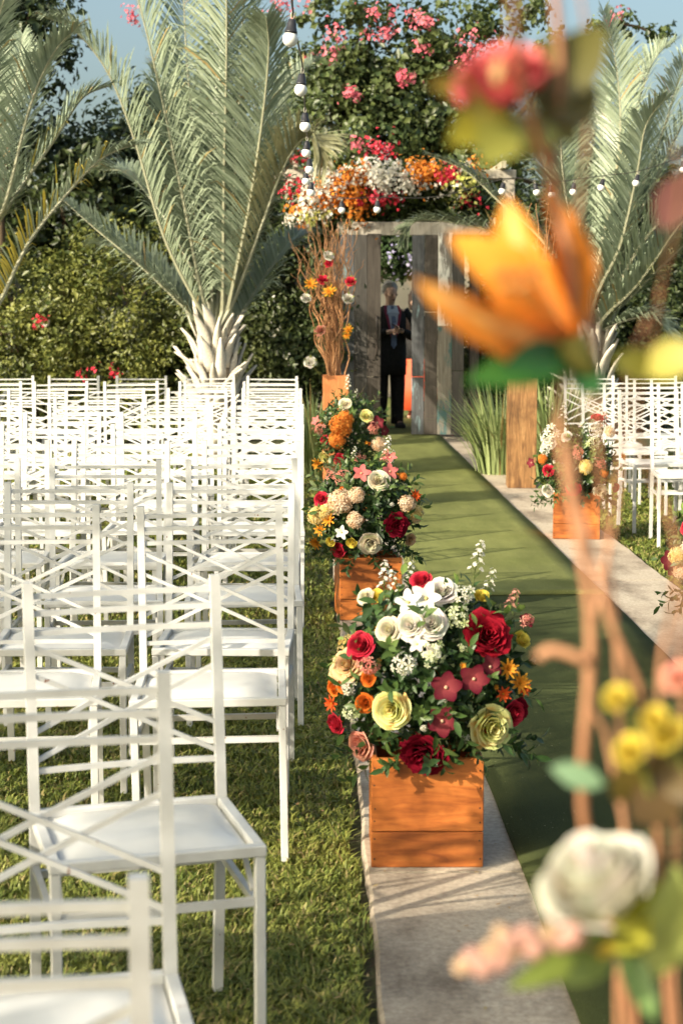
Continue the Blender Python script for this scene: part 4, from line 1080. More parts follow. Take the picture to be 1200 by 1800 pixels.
# --- first box, left of the carpet
b1 = gp(752, 1526); D = .28
wooden_box('nearest orange stained wooden box left of the carpet', b1.x, b1.y + D / 2, rad(-1.0))
c1 = at(755, 1178, b1.y + D / 2)
R1, RZ1 = .262, .25
f1 = px_flowers([
 ('yellow_rose', 685, 1210, 31), ('yellow_rose', 845, 1247, 36), ('red_peony', 836, 1098, 36), ('dark_peony', 737, 1292, 37), ('pink_rose', 640, 1292, 25),
 ('cream_rose', 682, 1090, 21), ('white_rose', 715, 1082, 24), ('white_rose', 747, 1078, 26), ('white_orchid', 742, 1046, 28), ('white_orchid', 715, 1052, 24), ('white_rose', 768, 1036, 24), ('white_orchid', 725, 1108, 16),
 ('red_rose', 638, 1118, 24), ('peach_rose', 618, 1150, 26), ('peach_rose', 608, 1165, 22), ('orange_ranunculus', 645, 1205, 17), ('orange_ranunculus', 597, 1196, 15), ('orange_ranunculus', 612, 1186, 13), ('red_daisy', 596, 1222, 16), ('red_rose', 600, 1255, 19),
 ('burgundy_orchid', 768, 1172, 26), ('burgundy_orchid', 764, 1225, 26), ('burgundy_orchid', 812, 1160, 25), ('burgundy_orchid', 838, 1145, 20), ('orange_daisy', 868, 1152, 19), ('orange_daisy', 889, 1180, 21), ('red_daisy', 861, 1190, 15), ('red_daisy', 898, 1192, 14),
 ('yellow_tulip', 898, 1118, 18), ('red_rose', 884, 1230, 22), ('dark_peony', 892, 1228, 20), ('yellow_tulip', 667, 1048, 15), ('yellow_tulip', 833, 1048, 16), ('red_rose', 737, 1022, 18), ('cream_rose', 648, 1048, 14),
 ('white_cluster', 705, 1140, 20), ('green_white_cluster', 748, 1122, 22), ('white_orchid', 748, 1120, 17), ('white_cluster', 620, 1185, 14), ('green_white_cluster', 628, 1225, 18), ('pink_cluster', 652, 1146, 18), ('orange_ranunculus', 650, 1165, 14), ('pink_cluster', 905, 1090, 14), ('green_white_cluster', 790, 1072, 22), ('white_cluster', 805, 1045, 18), ('burgundy_orchid', 905, 1090, 14)],
 755, 1178, 166, 158, b1.y)
arrangement('largest nearest flower arrangement with yellow roses and dark red peonies', c1, R1, RZ1, f1, 74, 8, 5,
            [(0, .42, -.1, .72, .12, .85), (1, .55, .0, .60, .25, .75), (0, -.45, .2, .50, -.05, .8), (1, -.35, .0, .62, -.15, .7), (1, -.2, .3, .62, .0, .75), (2, .7, .1, .45, .5, .75)])
# --- second box
b2 = gp(648, 1090)
wooden_box('second orange wooden box left of the carpet, behind the nearest', b2.x, b2.y + D / 2, rad(4))
c2 = at(643, 893, b2.y + D / 2)
f2 = px_flowers([
 ('cream_rose', 661, 838, 17), ('cream_rose', 648, 945, 18), ('dark_peony', 691, 913, 19), ('red_rose', 595, 960, 13), ('red_rose', 567, 872, 13), ('white_orchid', 601, 925, 12), ('peach_hydrangea', 598, 873, 22), ('peach_hydrangea', 622, 903, 15), ('peach_hydrangea', 625, 862, 15),
 ('yellow_hydrangea', 562, 900, 18), ('orange_daisy', 580, 905, 13), ('orange_daisy', 567, 925, 12), ('orange_daisy', 560, 948, 14), ('yellow_hydrangea', 575, 892, 14), ('pink_orchid', 633, 828, 16), ('pink_orchid', 680, 826, 15), ('pink_orchid', 682, 805, 13), ('pink_cluster', 600, 835, 13), ('peach_hydrangea', 708, 878, 15), ('yellow_hydrangea', 722, 895, 15), ('red_daisy', 722, 868, 12), ('peach_rose', 717, 945, 10), ('yellow_tulip', 617, 943, 11), ('yellow_tulip', 583, 945, 10), ('peach_hydrangea', 724, 905, 10), ('pink_cluster', 585, 832, 10), ('orange_hydrangea', 702, 835, 8)],
 643, 893, 92, 92, b2.y)
arrangement('flower arrangement with peach hydrangeas on the second left box', c2, .25, .245, f2, 80, 6, 6,
            [(0, .35, 0, .65, .1, .9), (1, .45, .1, .55, .2, .8), (1, -.2, 0, .7, 0, .7), (2, .3, -.2, .6, .2, .9)], inner=1700)
# --- third box
b3y = 12.5; c3 = at(617, 757, b3y)
wooden_box('third orange wooden box left of the carpet, hidden under its flowers', c3.x, b3y, rad(2))
f3 = px_flowers([
 ('orange_hydrangea', 598, 745, 20), ('orange_hydrangea', 592, 768, 15), ('orange_hydrangea', 606, 735, 14), ('yellow_rose', 642, 730, 11), ('cream_rose', 605, 712, 10), ('yellow_rose', 570, 799, 11), ('red_rose', 596, 798, 9), ('orange_daisy', 560, 808, 12), ('burgundy_orchid', 660, 742, 12), ('pink_cluster', 653, 750, 11), ('peach_hydrangea', 663, 775, 13), ('pink_cluster', 562, 752, 11), ('red_rose', 570, 768, 8), ('pink_orchid', 556, 740, 9), ('orange_daisy', 640, 802, 9), ('pink_cluster', 628, 798, 11), ('burgundy_orchid', 672, 755, 9)],
 617, 757, 68, 62, b3y)
arrangement('flower arrangement with orange hydrangeas on the third left box', c3, .27, .27, f3, 70, 5, 7, [(0, -.15, 0, .75, .05, 1.0), (1, .1, 0, .6, .1, .8)], inner=1500)
# --- boxes right of the carpet
b4 = gp(1019, 948)
wooden_box('orange wooden box right of the carpet beside the tall pedestal', b4.x, b4.y + D / 2, rad(-10))
c4 = at(1013, 818, b4.y + D / 2)
f4 = px_flowers([
 ('white_cluster', 970, 772, 19), ('white_cluster', 958, 790, 12), ('white_rose', 965, 780, 12), ('red_rose', 960, 822, 10), ('orange_hydrangea', 953, 806, 9), ('white_rose', 963, 857, 11), ('red_rose', 1000, 849, 12), ('cream_rose', 1046, 855, 11), ('yellow_hydrangea', 1018, 815, 13), ('pink_cluster', 1005, 795, 12), ('pink_cluster', 1042, 808, 11), ('white_cluster', 1042, 765, 13), ('peach_hydrangea', 1063, 765, 11), ('red_rose', 1043, 742, 10), ('white_orchid', 1017, 755, 9), ('orange_daisy', 1085, 803, 8), ('green_white_cluster', 1030, 780, 13), ('burgundy_orchid', 936, 812, 9), ('yellow_hydrangea', 1065, 835, 10), ('red_rose', 1076, 852, 8), ('white_rose', 990, 770, 9), ('orange_hydrangea', 1050, 825, 8)],
 1013, 818, 68, 60, b4.y)
arrangement('flower arrangement with white blossoms on the box right of the carpet', c4, .25, .235, f4, 72, 5, 8, [(0, -.35, 0, .7, -.05, 1.2), (1, .5, 0, .7, .25, 1.1), (2, .55, 0, .65, .2, 1.2)], inner=1500)
b5y = 6.95
wooden_box('orange wooden box at the right edge on the path', 1.755, b5y, rad(-6))
f5 = [('yellow_hydrangea', -.85, -.05, .042), ('peach_hydrangea', -.72, .1, .04), ('burgundy_orchid', -.93, -.15, .04), ('peach_hydrangea', -.8, -.3, .035), ('red_rose', -.72, .42, .035), ('red_peony', -.3, .1, .05), ('cream_rose', -.35, -.35, .045), ('white_cluster', -.3, .5, .05), ('orange_daisy', .3, .2, .04), ('yellow_rose', .35, -.3, .05), ('pink_rose', .7, .1, .045), ('burgundy_orchid', -.88, -.3, .03)]
arrangement('flower arrangement cut by the right edge with yellow and peach blossoms', (1.755, b5y, .50), .265, .235, f5, 70, 5, 9, [(0, -.2, 0, .7, 0, 1.1)], inner=1500)

# ================================================================== pedestals with twigs
def pedestal(label, x, y, W, H, mat, rz):
    root = thing('wooden_pedestal', label, 'pedestal', (x, y, 0), rz, 'tall wooden pedestals beside the carpet'); th = .018
    for s in (-1, 1):
        b = MB(); ya, yb = sorted((s * W / 2, s * (W / 2 - th))); b.box(-W / 2, W / 2, ya, yb, .001, H, None, .002); b.build('side_board', mat, root)
        b = MB(); xa, xb = sorted((s * (W / 2 - .001), s * (W / 2 - th))); b.box(xa, xb, -W / 2 + th + .0005, W / 2 - th - .0005, .001, H - .002, None, .002); b.build('side_board', mat, root)
    b = MB(); b.box(-W / 2 + th + .001, W / 2 - th - .001, -W / 2 + th + .001, W / 2 - th - .001, H - .16, H - .14); b.build('inner_shelf', mat, root)
    return root
def twig(root, p0, tip, seed, r=.006, curl=.03, mat=None, side=2, n=26):
    q = random.Random(seed); mb = MB(); p0 = Vector(p0); tip = Vector(tip); L = (tip - p0).length; pts = []
    f1_, f2_ = q.uniform(2.2, 4.2), q.uniform(4.5, 7.5); a1, a2, a3, a4 = [q.uniform(0, 6.28) for _ in range(4)]
    for i in range(n):
        t = i / (n - 1); amp = curl * min(1, t * 3.0)
        b = p0.lerp(tip, t); lean = math.sin(t * math.pi * .5)
        pts.append(b + Vector((math.sin(t * f1_ * 3.1 * L + a1) + .6 * math.sin(t * f2_ * 3.1 * L + a2), math.sin(t * f1_ * 3.1 * L + a3) + .6 * math.sin(t * f2_ * 3.1 * L + a4), .2 * math.sin(t * 9 + a1))) * amp * .6)
    mb.tube(pts, [r * (1 - .72 * i / (n - 1)) for i in range(n)], 6)
    for k in range(side):
        i = q.randint(n // 2, n - 6); s0 = pts[i]; dv = Vector((q.uniform(-1, 1), q.uniform(-1, 1), 1.1)).normalized(); l = q.uniform(.10, .26) * min(1, L)
        sp = [s0 + dv * (l * j / 7) + Vector((math.sin(j * 1.3 + a2), math.cos(j * 1.1 + a3), 0)) * (.012 * j / 7 * 1.6) for j in range(8)]
        mb.tube(sp, [r * .5 * (1 - .6 * j / 7) for j in range(8)], 5)
    return mb.build('twig', mat or M['twig'], root, True)

def calyx(root, p, d, size, col=(.18, .20, .04)):
    mb = MB(); d = d.normalized(); e = d.orthogonal().normalized(); f = d.cross(e)
    for k in range(5):
        a = 2 * math.pi * k / 5; o = e * math.cos(a) + f * math.sin(a); leaf_shape(mb, p - d * size * .5, (o * .8 + d * .6), d, size * 1.3, size * .55, col, -.1, 3)
    return mb.build('flower_leaf', M['leaf'], root, True)

TG = 'curly twig bouquets in tall pedestals'
LPY = gp(590, 660, .90).y; LX = at(590, 660, LPY).x
pedestal('orange wooden pedestal at the far end left of the carpet', LX, LPY + .11, .215, .90, M['pedestal_orange'], rad(2))
bq = thing('twig_bouquet', 'tall bouquet of curly willow twigs with small flowers left of the gate', 'twigs', (LX, LPY + .11, .765), 0, TG)
random.seed(31)
for k in range(46):
    a = random.uniform(0, 6.28); r_ = random.uniform(.01, .075); tx = random.uniform(506, 624) if k % 3 else random.uniform(560, 620); ty = random.uniform(378, 470) if k % 2 else random.uniform(372, 415)
    tp = at(tx, ty + (25 if tx < 540 else 0), LPY + .11 + random.uniform(-.18, .18)) - bq.location
    twig(bq, (r_ * math.cos(a), r_ * math.sin(a), 0), tp, 500 + k, .0074, .046)
for (kind, px, py, s) in [('white_rose', 578, 449, 9), ('red_rose', 577, 462, 9), ('red_rose', 567, 491, 10), ('orange_daisy', 546, 500, 13), ('red_rose', 616, 494, 10), ('orange_daisy', 580, 513, 14), ('white_rose', 538, 523, 9), ('white_rose', 612, 524, 10), ('pink_rose', 562, 580, 11), ('orange_daisy', 613, 580, 11), ('white_rose', 545, 636, 11), ('orange_daisy', 610, 590, 9)]:
    p = at(px, py, LPY - .10) - bq.location; d = Vector((random.uniform(-.6, .3), -.8, .5)); me = FL[kind]
    part_at(me.name.split('.')[0], me, bq, p, d, s / FPX * LPY); calyx(bq, p, d, s / FPX * LPY * 1.15, (.20, .22, .05))
    st = MB(); st.tube(spline([p, p + Vector((.02, .05, -.03)), Vector((p.x * .6, .03, p.z - .12))], 6), .003, 5, (.15, .18, .05)); st.build('flower_stem', M['leaf'], bq)

b6 = gp(918, 858); RPY = b6.y
pedestal('streaky brown wooden pedestal right of the carpet before the grass clump', b6.x, RPY + .115, .232, at(918, 664, RPY).z, M['pedestal_wood'], rad(-3))
rq = thing('twig_bouquet', 'curly twig bouquet on the right pedestal, mostly behind the blurred lily', 'twigs', (b6.x, RPY + .115, at(918, 664, RPY).z - .135), 0, TG)
for k in range(18):
    a = random.uniform(0, 6.28); r_ = random.uniform(.01, .07); tp = at(random.uniform(885, 985), random.uniform(340, 460), RPY + random.uniform(-.05, .3)) - rq.location
    twig(rq, (r_ * math.cos(a), r_ * math.sin(a), 0), tp, 700 + k, .006, .026)
for (kind, px, py, s) in [('orange_daisy', 960, 470, 13), ('white_rose', 930, 440, 10), ('red_rose', 950, 520, 10)]:
    p = at(px, py, RPY + .05) - rq.location; part_at(FL[kind].name.split('.')[0], FL[kind], rq, p, (-.2, -.8, .5), s / FPX * RPY)

# ================================================================== grass clumps by the gate
def grass_clump(label, x, y, n, L, spread, seed, c0=(.14, .20, .06), c1=(.36, .42, .19)):
    r = random.Random(seed); root = thing('strap_leaf_plant', label, 'plant', (x, y, 0), 0, 'strap leaved clumps beside the gate'); mb = MB()
    for k in range(n):
        a = r.uniform(0, 6.28); l = L * r.uniform(.65, 1.1); lean = r.uniform(.12, 1.0) ** .8; o = Vector((math.cos(a), math.sin(a), 0)); s = Vector((-math.sin(a), math.cos(a), 0))
        b = o * r.uniform(0, spread) + s * r.uniform(-.05, .05); vs = []; fs = []; w0 = r.uniform(.007, .013); q = r.random(); col = tuple(i_ * (1 - q) + j_ * q for i_, j_ in zip(c0, c1))
        if r.random() < .08: col = (.34, .26, .10)
        for i in range(6):
            u = i / 5; p = b + o * (l * lean * u ** 1.5 * .8) + Vector((0, 0, l * (u - .45 * lean * lean * u ** 2.6) - .02)); w_ = w0 * (1 - u ** 2.5) + .0006; vs += [p - s * w_, p + s * w_]
        for i in range(5): fs.append((i * 2, i * 2 + 1, i * 2 + 3, i * 2 + 2))
        mb.add(vs, fs, col)
    tag(mb.build('strap_leaves', M['leaf'], root), kind='stuff'); return root
g_ = at(555, 760, 15.0); grass_clump('strap leaved clump between left chairs and orange pedestal', g_.x - .02, 15.1, 260, .85, .16, 1)
g_ = at(950, 760, 15.2); grass_clump('bright strap leaved clump right behind the tall brown pedestal', g_.x + .06, 14.9, 380, .95, .2, 2)
g_ = at(872, 770, 15.6); grass_clump('strap leaved clump arching left of the tall brown pedestal', g_.x, 15.2, 420, .85, .22, 3)

# ================================================================== string lights
def bulb_parts(root, p, s, tilt=0.0, roll=0.0):
    """socket hanging from p, opal globe below"""
    Mt = Matrix.Translation(p) @ Matrix.Rotation(tilt, 4, 'Y') @ Matrix.Rotation(roll, 4, 'X')
    k = MB(); k.lathe([(.55 * s, -2.72 * s), (.80 * s, -2.70 * s), (.82 * s, -2.40 * s), (.74 * s, -2.36 * s), (.72 * s, -2.05 * s), (.64 * s, -2.0 * s), (.62 * s, -1.5 * s), (.54 * s, -1.42 * s), (.48 * s, -1.0 * s), (.2 * s, -.92 * s)], 14, Mt); so_ = k.build('socket', M['black_plastic'], root, True)
    h = MB(); h.tube([Mt @ Vector((.22 * s * math.cos(a), 0, -.46 * s + .48 * s * math.sin(a))) for a in np.linspace(0, 6.28, 12)], .05 * s, 5); h.build('hook', M['wire'], so_, True)
    g_ = MB(); prof = []
    for i in range(11):
        a = math.pi * i / 10; prof.append((max(.001, s * math.sin(a)), -3.4 * s - s * math.cos(a)))
    prof[-1] = (.48 * s, -2.58 * s); g_.lathe(prof, 16, Mt); g_.build('bulb', M['bulb'], root, True)
SX = at(530, 300, 9).x
st1 = thing('string_lights', 'string of white globe bulbs running away above the aisle edge', 'string lights', (0, 0, 0))
bul = [(515, 68, 5.6, 13.5), (532, 158, 6.7, 11.2), (536, 222, 7.8, 9.6), (540, 268, 9.0, 8.2), (543.5, 298, 10.3, 7.6), (538, 318, 11.6, 7.0), (547, 338, 13.0, 7.2)]
tops = []
for i, (px, py, Y, rpx) in enumerate(bul):
    s = .028 if i < 6 else .030
    c_ = at(px, py, Y); s = rpx / FPX * Y; p = c_ + Vector((0, 0, 3.4 * s)); tops.append(p)
    bulb_parts(st1, p, s, random.uniform(-.10, .10) + (.12 if i == 0 else 0), random.uniform(-.1, .1))
cpts = [tops[0] + Vector((-.04, -2.2, .42)), tops[0] + Vector((-.01, -.9, .16))] + tops + [at(548, 318, 15.4)]
cb = MB(); cb.tube(spline(cpts, 90), .0036, 5); cb.build('cable', M['cable'], st1, True)
st1.location = (SX, 0, 0)
for ch in st1.children: ch.location.x -= SX
st2 = thing('string_lights', 'string of small globe bulbs crossing in front of the gate and right palm', 'string lights', (0, 0, 0)); S2 = 15.4
b2l = [(600, 369), (663, 368), (885, 336), (938, 338), (967, 342), (1009, 337), (1061, 330), (1122, 322), (1198, 298)]
tp2 = []
for (px, py) in b2l:
    c_ = at(px, py, S2); s = .032; p = c_ + Vector((0, 0, 3.4 * s)); tp2.append(p); bulb_parts(st2, p, s, random.uniform(-.25, .25))
cb = MB(); cb.tube(spline([at(546, 302, PY - .06), at(556, 330, S2 + 1)] + tp2[:2] + [at(770, 345, S2)] + tp2[2:] + [at(1290, 255, S2)], 80), .0036, 5); cb.build('cable', M['cable'], st2, True)
q = at(1290, 250, S2); k = MB(); k.tube([(q.x, S2, -.03), (q.x, S2, q.z + .03)], .014, 8); k.build('support_pole', M['beam'], st2, True)

# ================================================================== people behind the gate
def person(label, loc, rz, joints, edges, parts, group=None):
    root = thing('person', label, 'person', loc, rz, group)
    names = list(joints); me = bpy.data.meshes.new('body'); me.from_pydata([joints[n][0] for n in names], [(names.index(a), names.index(b)) for a, b in edges], [])
    o = link('body', me, root); sk = o.modifiers.new('skin', 'SKIN'); sk.use_smooth_shade = True
    if not me.skin_vertices: me.skin_vertices.new()
    d = me.skin_vertices[0].data
    for i, n in enumerate(names): r = joints[n][1]; d[i].radius = (r, r) if not isinstance(r, tuple) else r; d[i].use_root = (n == 'pelvis')
    ss = o.modifiers.new('smooth', 'SUBSURF'); ss.levels = 1; ss.render_levels = 2
    me.materials.append(M['skin']); return root, o

def hand(J, Ed, wr, pos, d, side, curl):
    """palm and five bent fingers"""
    d = Vector(d).normalized(); s = Vector(side).normalized(); n = d.cross(s); pos = Vector(pos)
    J[wr + '_palm'] = (tuple(pos + d * .05), .020); Ed.append((wr, wr + '_palm'))
    for k, (off, L) in enumerate(((-.030, .055), (-.010, .070), (.010, .066), (.028, .052))):
        a = wr + f'_f{k}a'; b = wr + f'_f{k}b'; c = wr + f'_f{k}c'
        p0 = pos + d * .085 + s * off; p1 = p0 + (d * .7 + n * curl * .6).normalized() * L * .55; p2 = p1 + (d * .2 + n * curl).normalized() * L * .5
        J[a] = (tuple(p0), .010); J[b] = (tuple(p1), .0085); J[c] = (tuple(p2), .007); Ed += [(wr + '_palm', a), (a, b), (b, c)]
    p0 = pos + d * .035 - s * .035; p1 = p0 + (d * .8 - s * .4 + n * curl * .4).normalized() * .04
    J[wr + '_t0'] = (tuple(p0), .011); J[wr + '_t1'] = (tuple(p1), .008); Ed += [(wr + '_palm', wr + '_t0'), (wr + '_t0', wr + '_t1')]

def loft(mb, rings, n=20, cap=True):
    """rings: (cx, cy, z, rx, ry)"""
    vs = []; fs = []
    for (cx, cy, z, rx, ry) in rings:
        for k in range(n):
            a = 2 * math.pi * k / n; w_ = 1 + .02 * math.sin(5 * a + z * 9); vs.append((cx + rx * math.cos(a) * w_, cy + ry * math.sin(a) * w_, z))
    for i in range(len(rings) - 1):
        for k in range(n): k2 = (k + 1) % n; fs.append((i * n + k, i * n + k2, (i + 1) * n + k2, (i + 1) * n + k))
    if cap: fs.append(tuple(range(n))[::-1]); fs.append(tuple(range((len(rings) - 1) * n, len(rings) * n)))
    mb.add(vs, fs)

def face_parts(root, hc, fwd, hairmat, long_hair):
    """hc head centre; eyes, nose, mouth, ears and hair"""
    f = Vector(fwd).normalized(); s = Vector((0, 0, 1)).cross(f).normalized(); u = f.cross(s); hc = Vector(hc)
    for q in (-1, 1):
        e = MB(); e.lathe([(.001, -.004), (.009, -.002), (.011, .002), (.001, .007)], 8, Matrix.Translation(hc + f * .088 + s * (q * .033) + u * .005) @ f.to_track_quat('Z', 'Y').to_matrix().to_4x4()); e.build('eye', M['hair_dark'], root, True)
        e = MB(); e.lathe([(.004, -.012), (.026, -.008), (.030, 0), (.018, .010)], 10, Matrix.Translation(hc + s * (q * .076) - u * .005) @ (s * q).to_track_quat('Z', 'Y').to_matrix().to_4x4()); e.build('ear', M['skin'], root, True)
    e = MB(); e.tube([hc + f * .085 + u * .012, hc + f * .106 - u * .022, hc + f * .088 - u * .034], [.008, .013, .009], 8); e.build('nose', M['skin'], root, True)
    e = MB(); e.tube([hc + f * .082 - u * .058 - s * .024, hc + f * .090 - u * .056, hc + f * .082 - u * .058 + s * .024], [.003, .006, .003], 6); e.build('mouth', M['cloth_red'], root, True)
    h = MB(); vs = []; fs = []; n = 18; m = 9; R = 1.0
    for i in range(m):
        ph = (math.pi * (.58 if not long_hair else .72)) * i / (m - 1)
        for k in range(n):
            a = 2 * math.pi * k / n; d = Vector((math.sin(ph) * math.cos(a), math.sin(ph) * math.sin(a), math.cos(ph))); front = max(0, d.dot(f))
            r_ = .108 + (.05 if long_hair else .004) * (1 - front) + random.uniform(-.004, .006 if not long_hair else .018)
            cut = 0
            if front > .2 and ph > .80: r_ = .055
            p = Vector((d.x * r_ * .92, d.y * r_ * 1.0, d.z * r_ * 1.12)) + Vector((0, 0, .020)) - f * (.018 + cut); vs.append(hc + p)
    for i in range(m - 1):
        for k in range(n): k2 = (k + 1) % n; fs.append((i * n + k, (i + 1) * n + k, (i + 1) * n + k2, i * n + k2))
    h.add(vs, fs); h.build('hair', hairmat, root, True)

MY = 20.6; mp_ = at(687, 640, MY)
J = {'pelvis': ((0, 0, .95), .12), 'belly': ((0, 0, 1.10), .125), 'chest': ((0, .01, 1.30), .135), 'neckb': ((0, 0, 1.46), .062), 'neck': ((0, -.015, 1.52), .052), 'jaw': ((0, -.045, 1.575), .066), 'head': ((0, -.04, 1.65), .088), 'crown': ((0, -.03, 1.72), .066),
     'shl': ((.18, 0, 1.41), .062), 'ell': ((.26, -.03, 1.14), .045), 'wrl': ((.07, -.24, 1.19), .028), 'shr': ((-.18, 0, 1.41), .062), 'elr': ((-.26, -.03, 1.14), .045), 'wrr': ((-.07, -.25, 1.18), .028),
     'hipl': ((.09, 0, .88), .088), 'knl': ((.10, -.03, .48), .056), 'anl': ((.11, .02, .09), .038), 'tol': ((.13, -.13, .04), .036), 'hipr': ((-.09, 0, .88), .088), 'knr': ((-.10, .02, .48), .056), 'anr': ((-.10, .06, .09), .038), 'tor': ((-.11, -.09, .04), .036)}
Ed = [('pelvis', 'belly'), ('belly', 'chest'), ('chest', 'neckb'), ('neckb', 'neck'), ('neck', 'jaw'), ('jaw', 'head'), ('head', 'crown'), ('chest', 'shl'), ('shl', 'ell'), ('ell', 'wrl'), ('chest', 'shr'), ('shr', 'elr'), ('elr', 'wrr'), ('pelvis', 'hipl'), ('hipl', 'knl'), ('knl', 'anl'), ('anl', 'tol'), ('pelvis', 'hipr'), ('hipr', 'knr'), ('knr', 'anr'), ('anr', 'tor')]
hand(J, Ed, 'wrl', (.07, -.24, 1.19), (-.85, -.35, .25), (0, .3, 1), -1.0); hand(J, Ed, 'wrr', (-.07, -.25, 1.18), (.85, -.35, .25), (0, .3, 1), 1.0)
man, body = person('person in long black coat with pale blue shirt standing in the gate gap, looking down', (mp_.x - .02, MY, 0), rad(14), J, Ed, None)
# clothes
k = MB(); loft(k, [(0, .01, .66, .215, .170), (0, .01, .80, .212, .168), (0, 0, .95, .205, .165), (0, 0, 1.12, .195, .160), (0, .01, 1.30, .215, .158), (0, .01, 1.40, .215, .125), (0, .005, 1.455, .13, .095), (0, 0, 1.49, .075, .075)]); coat = k.build('coat', M['cloth_black'], man, True)
for s in (-1, 1):
    k = MB(); k.tube(spline([(s * .17, .01, 1.42), (s * .25, .0, 1.30), (s * .27, -.03, 1.13), (s * .17, -.15, 1.16), (s * .095, -.215, 1.185)], 14), [.078 - .003 * i for i in range(14)], 12); k.build('sleeve', M['cloth_black'], man, True)
    k = MB(); k.tube(spline([(s * .10, .01, .9), (s * .105, .0, .48), (s * .108, .03, .07)], 10), [.100 - .0028 * i for i in range(10)], 12); k.build('trouser_leg', M['cloth_black'], man, True)
    k = MB(); k.lathe([(.02, -.15), (.042, -.13), (.048, -.05), (.044, .05), (.036, .08), (.01, .09)], 12, Matrix.Translation((s * .115, -.04 + (.03 if s < 0 else 0), .046)) @ Matrix.Rotation(-math.pi / 2 * s * 0 + math.radians(90), 4, 'X') @ Matrix.Scale(-1, 4, (0, 0, 1))); k.build('shoe', M['cloth_black'], man, True)
    k = MB(); pts = [(s * .065, -.085, 1.485), (s * .085, -.135, 1.42), (s * .065, -.168, 1.30), (s * .030, -.176, 1.12)]; P_ = spline(pts, 10)
    for i in range(9): k.bar(P_[i], P_[i + 1], .045 - .003 * i, .008, (0, -1, .1))
    k.build('lapel_trim', M['cloth_red'], man)
k = MB(); k.add([(-.058, -.098, 1.49), (.058, -.098, 1.49), (.075, -.150, 1.40), (.05, -.172, 1.25), (.012, -.174, 1.05), (-.012, -.174, 1.05), (-.05, -.172, 1.25), (-.075, -.150, 1.40)], [(0, 1, 2, 7), (7, 2, 3, 6), (6, 3, 4, 5)]); k.build('shirt_front', M['cloth_blue'], man)
k = MB(); k.add([(-.018, -.108, 1.485), (.018, -.108, 1.485), (.028, -.180, 1.30), (.034, -.184, 1.02), (0, -.184, .97), (-.034, -.184, 1.02), (-.028, -.180, 1.30)], [(0, 1, 2, 6), (6, 2, 3, 5), (5, 3, 4)]); k.build('tie', M['cloth_tie'], man)
face_parts(man, (0, -.045, 1.635), (.25, -.9, -.28), M['hair_grey'], False)
ph = MB(); ph.box(-.035, .035, -.0045, .0045, -.075, .075, None, .003); o = ph.build('phone', M['black_plastic']); tag(o, 'small dark phone held at the chest by the person in black', 'phone')
Mt = man.matrix_basis if False else Matrix.Translation(man.location) @ Matrix.Rotation(rad(14), 4, 'Z')
o.location = Mt @ Vector((0, -.315, 1.235)); o.rotation_euler = (rad(-60), 0, rad(14) + rad(90))

WY = 22.4; wp = at(733, 640, WY)
J = {'pelvis': ((0, 0, .88), .12), 'belly': ((0, 0, 1.02), .105), 'chest': ((0, .01, 1.20), .115), 'neckb': ((0, 0, 1.35), .052), 'neck': ((0, -.01, 1.41), .045), 'jaw': ((0, -.03, 1.465), .060), 'head': ((0, -.03, 1.535), .082), 'crown': ((0, -.02, 1.60), .06),
     'shl': ((.155, 0, 1.30), .05), 'ell': ((.21, -.0, 1.04), .038), 'wrl': ((.20, -.12, .85), .025), 'shr': ((-.155, 0, 1.30), .05), 'elr': ((-.21, 0, 1.04), .038), 'wrr': ((-.19, -.12, .85), .025),
     'hipl': ((.08, 0, .80), .085), 'knl': ((.08, -.02, .44), .05), 'anl': ((.085, .02, .08), .034), 'tol': ((.09, -.12, .035), .032), 'hipr': ((-.08, 0, .80), .085), 'knr': ((-.08, 0, .44), .05), 'anr': ((-.085, .03, .08), .034), 'tor': ((-.09, -.11, .035), .032)}
Ed = [('pelvis', 'belly'), ('belly', 'chest'), ('chest', 'neckb'), ('neckb', 'neck'), ('neck', 'jaw'), ('jaw', 'head'), ('head', 'crown'), ('chest', 'shl'), ('shl', 'ell'), ('ell', 'wrl'), ('chest', 'shr'), ('shr', 'elr'), ('elr', 'wrr'), ('pelvis', 'hipl'), ('hipl', 'knl'), ('knl', 'anl'), ('anl', 'tol'), ('pelvis', 'hipr'), ('hipr', 'knr'), ('knr', 'anr'), ('anr', 'tor')]
hand(J, Ed, 'wrl', (.20, -.12, .85), (-.1, -.35, -.9), (0, -1, .3), -.5); hand(J, Ed, 'wrr', (-.19, -.12, .85), (.1, -.35, -.9), (0, -1, .3), .5)
wom, body2 = person('person with dark curly hair and orange red skirt mostly hidden behind the gate', (wp.x, WY, 0), rad(-12), J, Ed, None)
k = MB(); loft(k, [(0, .02, .13, .36, .28), (0, .01, .45, .26, .21), (0, 0, .78, .175, .145), (0, 0, .96, .135, .12)]); k.build('skirt', M['cloth_orange'], wom, True)
k = MB(); loft(k, [(0, 0, .80, .185, .155), (0, 0, 1.0, .150, .132), (0, .01, 1.18, .172, .135), (0, .01, 1.29, .18, .105), (0, 0, 1.36, .08, .07)]); k.build('jacket', M['cloth_black'], wom, True)
for s in (-1, 1):
    k = MB(); k.tube(spline([(s * .15, .01, 1.30), (s * .20, 0, 1.18), (s * .215, 0, 1.03), (s * .20, -.10, .88)], 12), [.062 - .002 * i for i in range(12)], 12); k.build('sleeve', M['cloth_black'], wom, True)
face_parts(wom, (0, -.03, 1.525), (-.3, -.95, -.1), M['hair_dark'], True)

